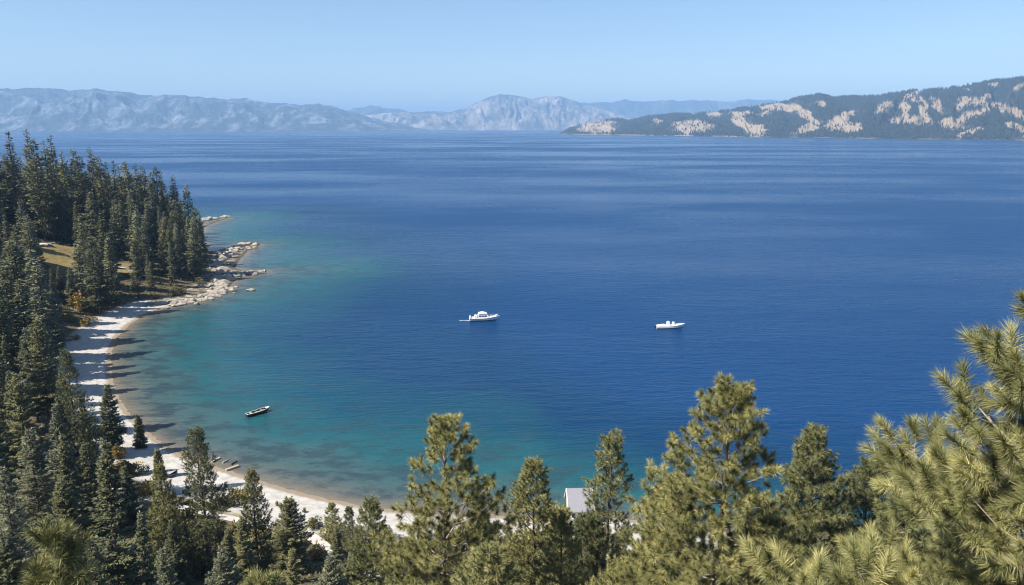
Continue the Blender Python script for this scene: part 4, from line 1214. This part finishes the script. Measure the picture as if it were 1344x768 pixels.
# ------------------------------------------------------------------ shrubs
def shrub_mesh(seed, mat, n=1400, size=.16):
    rng = np.random.default_rng(seed)
    lob = rng.normal(0, .42, (9, 3)); lob[:, 2] = np.abs(lob[:, 2]) * .8 + .35; lr = rng.uniform(.28, .5, 9)
    i = rng.integers(0, 9, n); d = unit(rng.normal(size=(n, 3))); B = lob[i] + d * (lr[i] * rng.uniform(.6, 1.05, n))[:, None]
    B[:, 2] = np.maximum(B[:, 2], .02)
    D = unit(d + rng.normal(0, .6, (n, 3))); N = perp(rng, D); L = size * rng.uniform(.6, 1.4, n)
    V, F = diamonds(rng, B, D, L, L * .6, N)
    st = []
    for k in range(9): st.append((np.array([[0, 0, -.2], lob[k] * .5, lob[k]]), .03, .012))
    tv, tf = tubes(st, 4)
    return mesh_np("leaves", V, F, mat, {"tint": np.repeat(np.clip(np.repeat(0, n) + .5 * (rng.random(9)[i]) + .5 * rng.random(n), 0, 1), 4)}), mesh_np("stem", tv, tf, M_BARK)
SH = {"y": [shrub_mesh(s_, M_YEL) for s_ in (1, 2, 3)], "g": [shrub_mesh(s_, M_SHR) for s_ in (4, 5, 6)]}
def shrub(px, py, zg, w, h, kind, label, group=None):
    p = land(px, py); g = hgt(p[0], p[1])
    lm, sm = SH[kind][rr_.randrange(3)]
    o = obj("shrub", lm); o.location = (p[0], p[1], g - .05); o.scale = (w / 1.6, w / 1.6, h / 1.3); o.rotation_euler = (0, 0, rr_.random() * 6.28)
    obj("stem", sm, o); tag(o, label, "shrub", group); return o
shrub(88, 421, 6, 4.2, 3.2, "y", "orange-yellow shrub, the leftmost of the cluster at the head of the beach")
shrub(108, 408, 6, 5.5, 6.5, "y", "tall yellow shrub in the middle of the cluster at the head of the beach")
shrub(112, 428, 5, 4.0, 3.6, "y", "low yellow shrub at the front of the cluster by the beach head")
shrub(121, 411, 6, 4.2, 5.0, "g", "olive-yellow shrub right of the tall yellow shrub")
shrub(133, 407, 6, 5.2, 5.2, "g", "rounded grey-green shrub ending the cluster at the beach head")
shrub(100, 446, 4, 2.2, 1.8, "y", "little ochre bush on the shaded bank above the beach")
shrub(62, 492, 6, 5.0, 3.2, "y", "orange bush showing behind the knobbly olive conifer")
shrub(207, 392, 2, 2.6, 1.8, "y", "round tan bush above the first shoreline boulders")
shrub(236, 386, 2, 4.0, 3.0, "g", "yellow-green bush beneath the forest edge near the boulders")
shrub(228, 389, 2, 4.4, 3.0, "g", "dark olive bush left of the yellow-green bush near the boulders")
shrub(262, 372, 3, 3.6, 2.6, "g", "bright olive bush under the shore-end fir")
shrub(255, 364, 4, 4.6, 2.2, "g", "flat olive bush behind the bright one under the shore-end fir")
shrub(240, 360, 5, 4.0, 2.6, "g", "dull olive bush further in under the shore-end fir")
shrub(157, 602, 6, 2.8, 3.0, "y", "orange shrub at the foot of the dark pointed fir")
shrub(163, 616, 6, 3.4, 2.2, "y", "pale yellow shrub below the orange one by the dark pointed fir")
shrub(155, 636, 6, 3.2, 4.4, "y", "large orange shrub left of the bright olive pine")
shrub(193, 650, 5, 3.4, 3.2, "y", "orange-brown shrub touching the bright olive pine")
shrub(178, 622, 4, 3.2, 2.6, "g", "dark round shrub under the small single fir")
shrub(305, 652, 2, 1.8, 1.8, "g", "small grey bush on the sand left of the shaded pine")
shrub(300, 664, 3, 3.6, 2.6, "g", "olive thicket between the tall open pine and the shaded pine")
shrub(317, 660, 3, 3.0, 2.6, "y", "yellowish thicket against the shaded pine")
shrub(364, 664, 2, .7, .9, "g", "tiny upright bush at the meadow's sandy edge, left one", None)
shrub(400, 673, 2, .7, .9, "g", "tiny upright bush at the meadow's sandy edge near the small pointed pine")
shrub(412, 694, 3, 2.4, 2.0, "g", "dark bush left of the small pointed pine")
shrub(458, 716, 4, 2.2, 1.8, "g", "dark bush right of the small pointed pine's foot")
shrub(420, 735, 6, 3.0, 2.2, "y", "yellowish bush below the white slab")
for k in range(46):
    u, w = rr_.uniform(480, 860), rr_.uniform(700, 745); shrub(u, w, 5, rr_.uniform(1.6, 3.4), rr_.uniform(1.2, 2.6), "g", "olive bush on the slope behind the centre shore", "bushes behind the centre shore")

# undergrowth over the forest floor: nobody could count it
def undergrowth():
    rng = np.random.default_rng(9); K = 60000
    Y = rng.uniform(25, 560, K); u = rng.uniform(-60, 1400, K); x = (u - 672) / 1000 * Y * 1.05
    d = sdist(x, Y); md = np.zeros(K)
    for i, (c, r) in enumerate(MEADOWS): md = np.maximum(md, blob(x, Y, c, r, 40 + i))
    ok = (d > BW + 3) & (md < .4) & (fbm(x / 7, Y / 7, 3, 77) > .44) & ((Y > 190) & (x < 0) | (Y < 190)) & (rng.random(K) < .6); x, Y = x[ok], Y[ok]; n = len(x)
    z = height(x, Y); k = 9; c = np.repeat(np.stack([x, Y, z], -1), k, 0) + rng.normal(0, .45, (n * k, 3)) * np.array([1, 1, .35]); c[:, 2] += .15
    D = unit(rng.normal(0, .8, (n * k, 3)) + np.array([0, 0, .8])); L = rng.uniform(.35, .9, n * k)
    V, F = diamonds(rng, c, D, L, L * .5, perp(rng, D))
    tag(obj("undergrowth", mesh_np("undergrowth", V, F, M_SHR, {"tint": np.repeat(np.repeat(rng.random(n), k), 4)})), "low olive scrub covering the forest floor", "undergrowth", kind="stuff")
undergrowth()
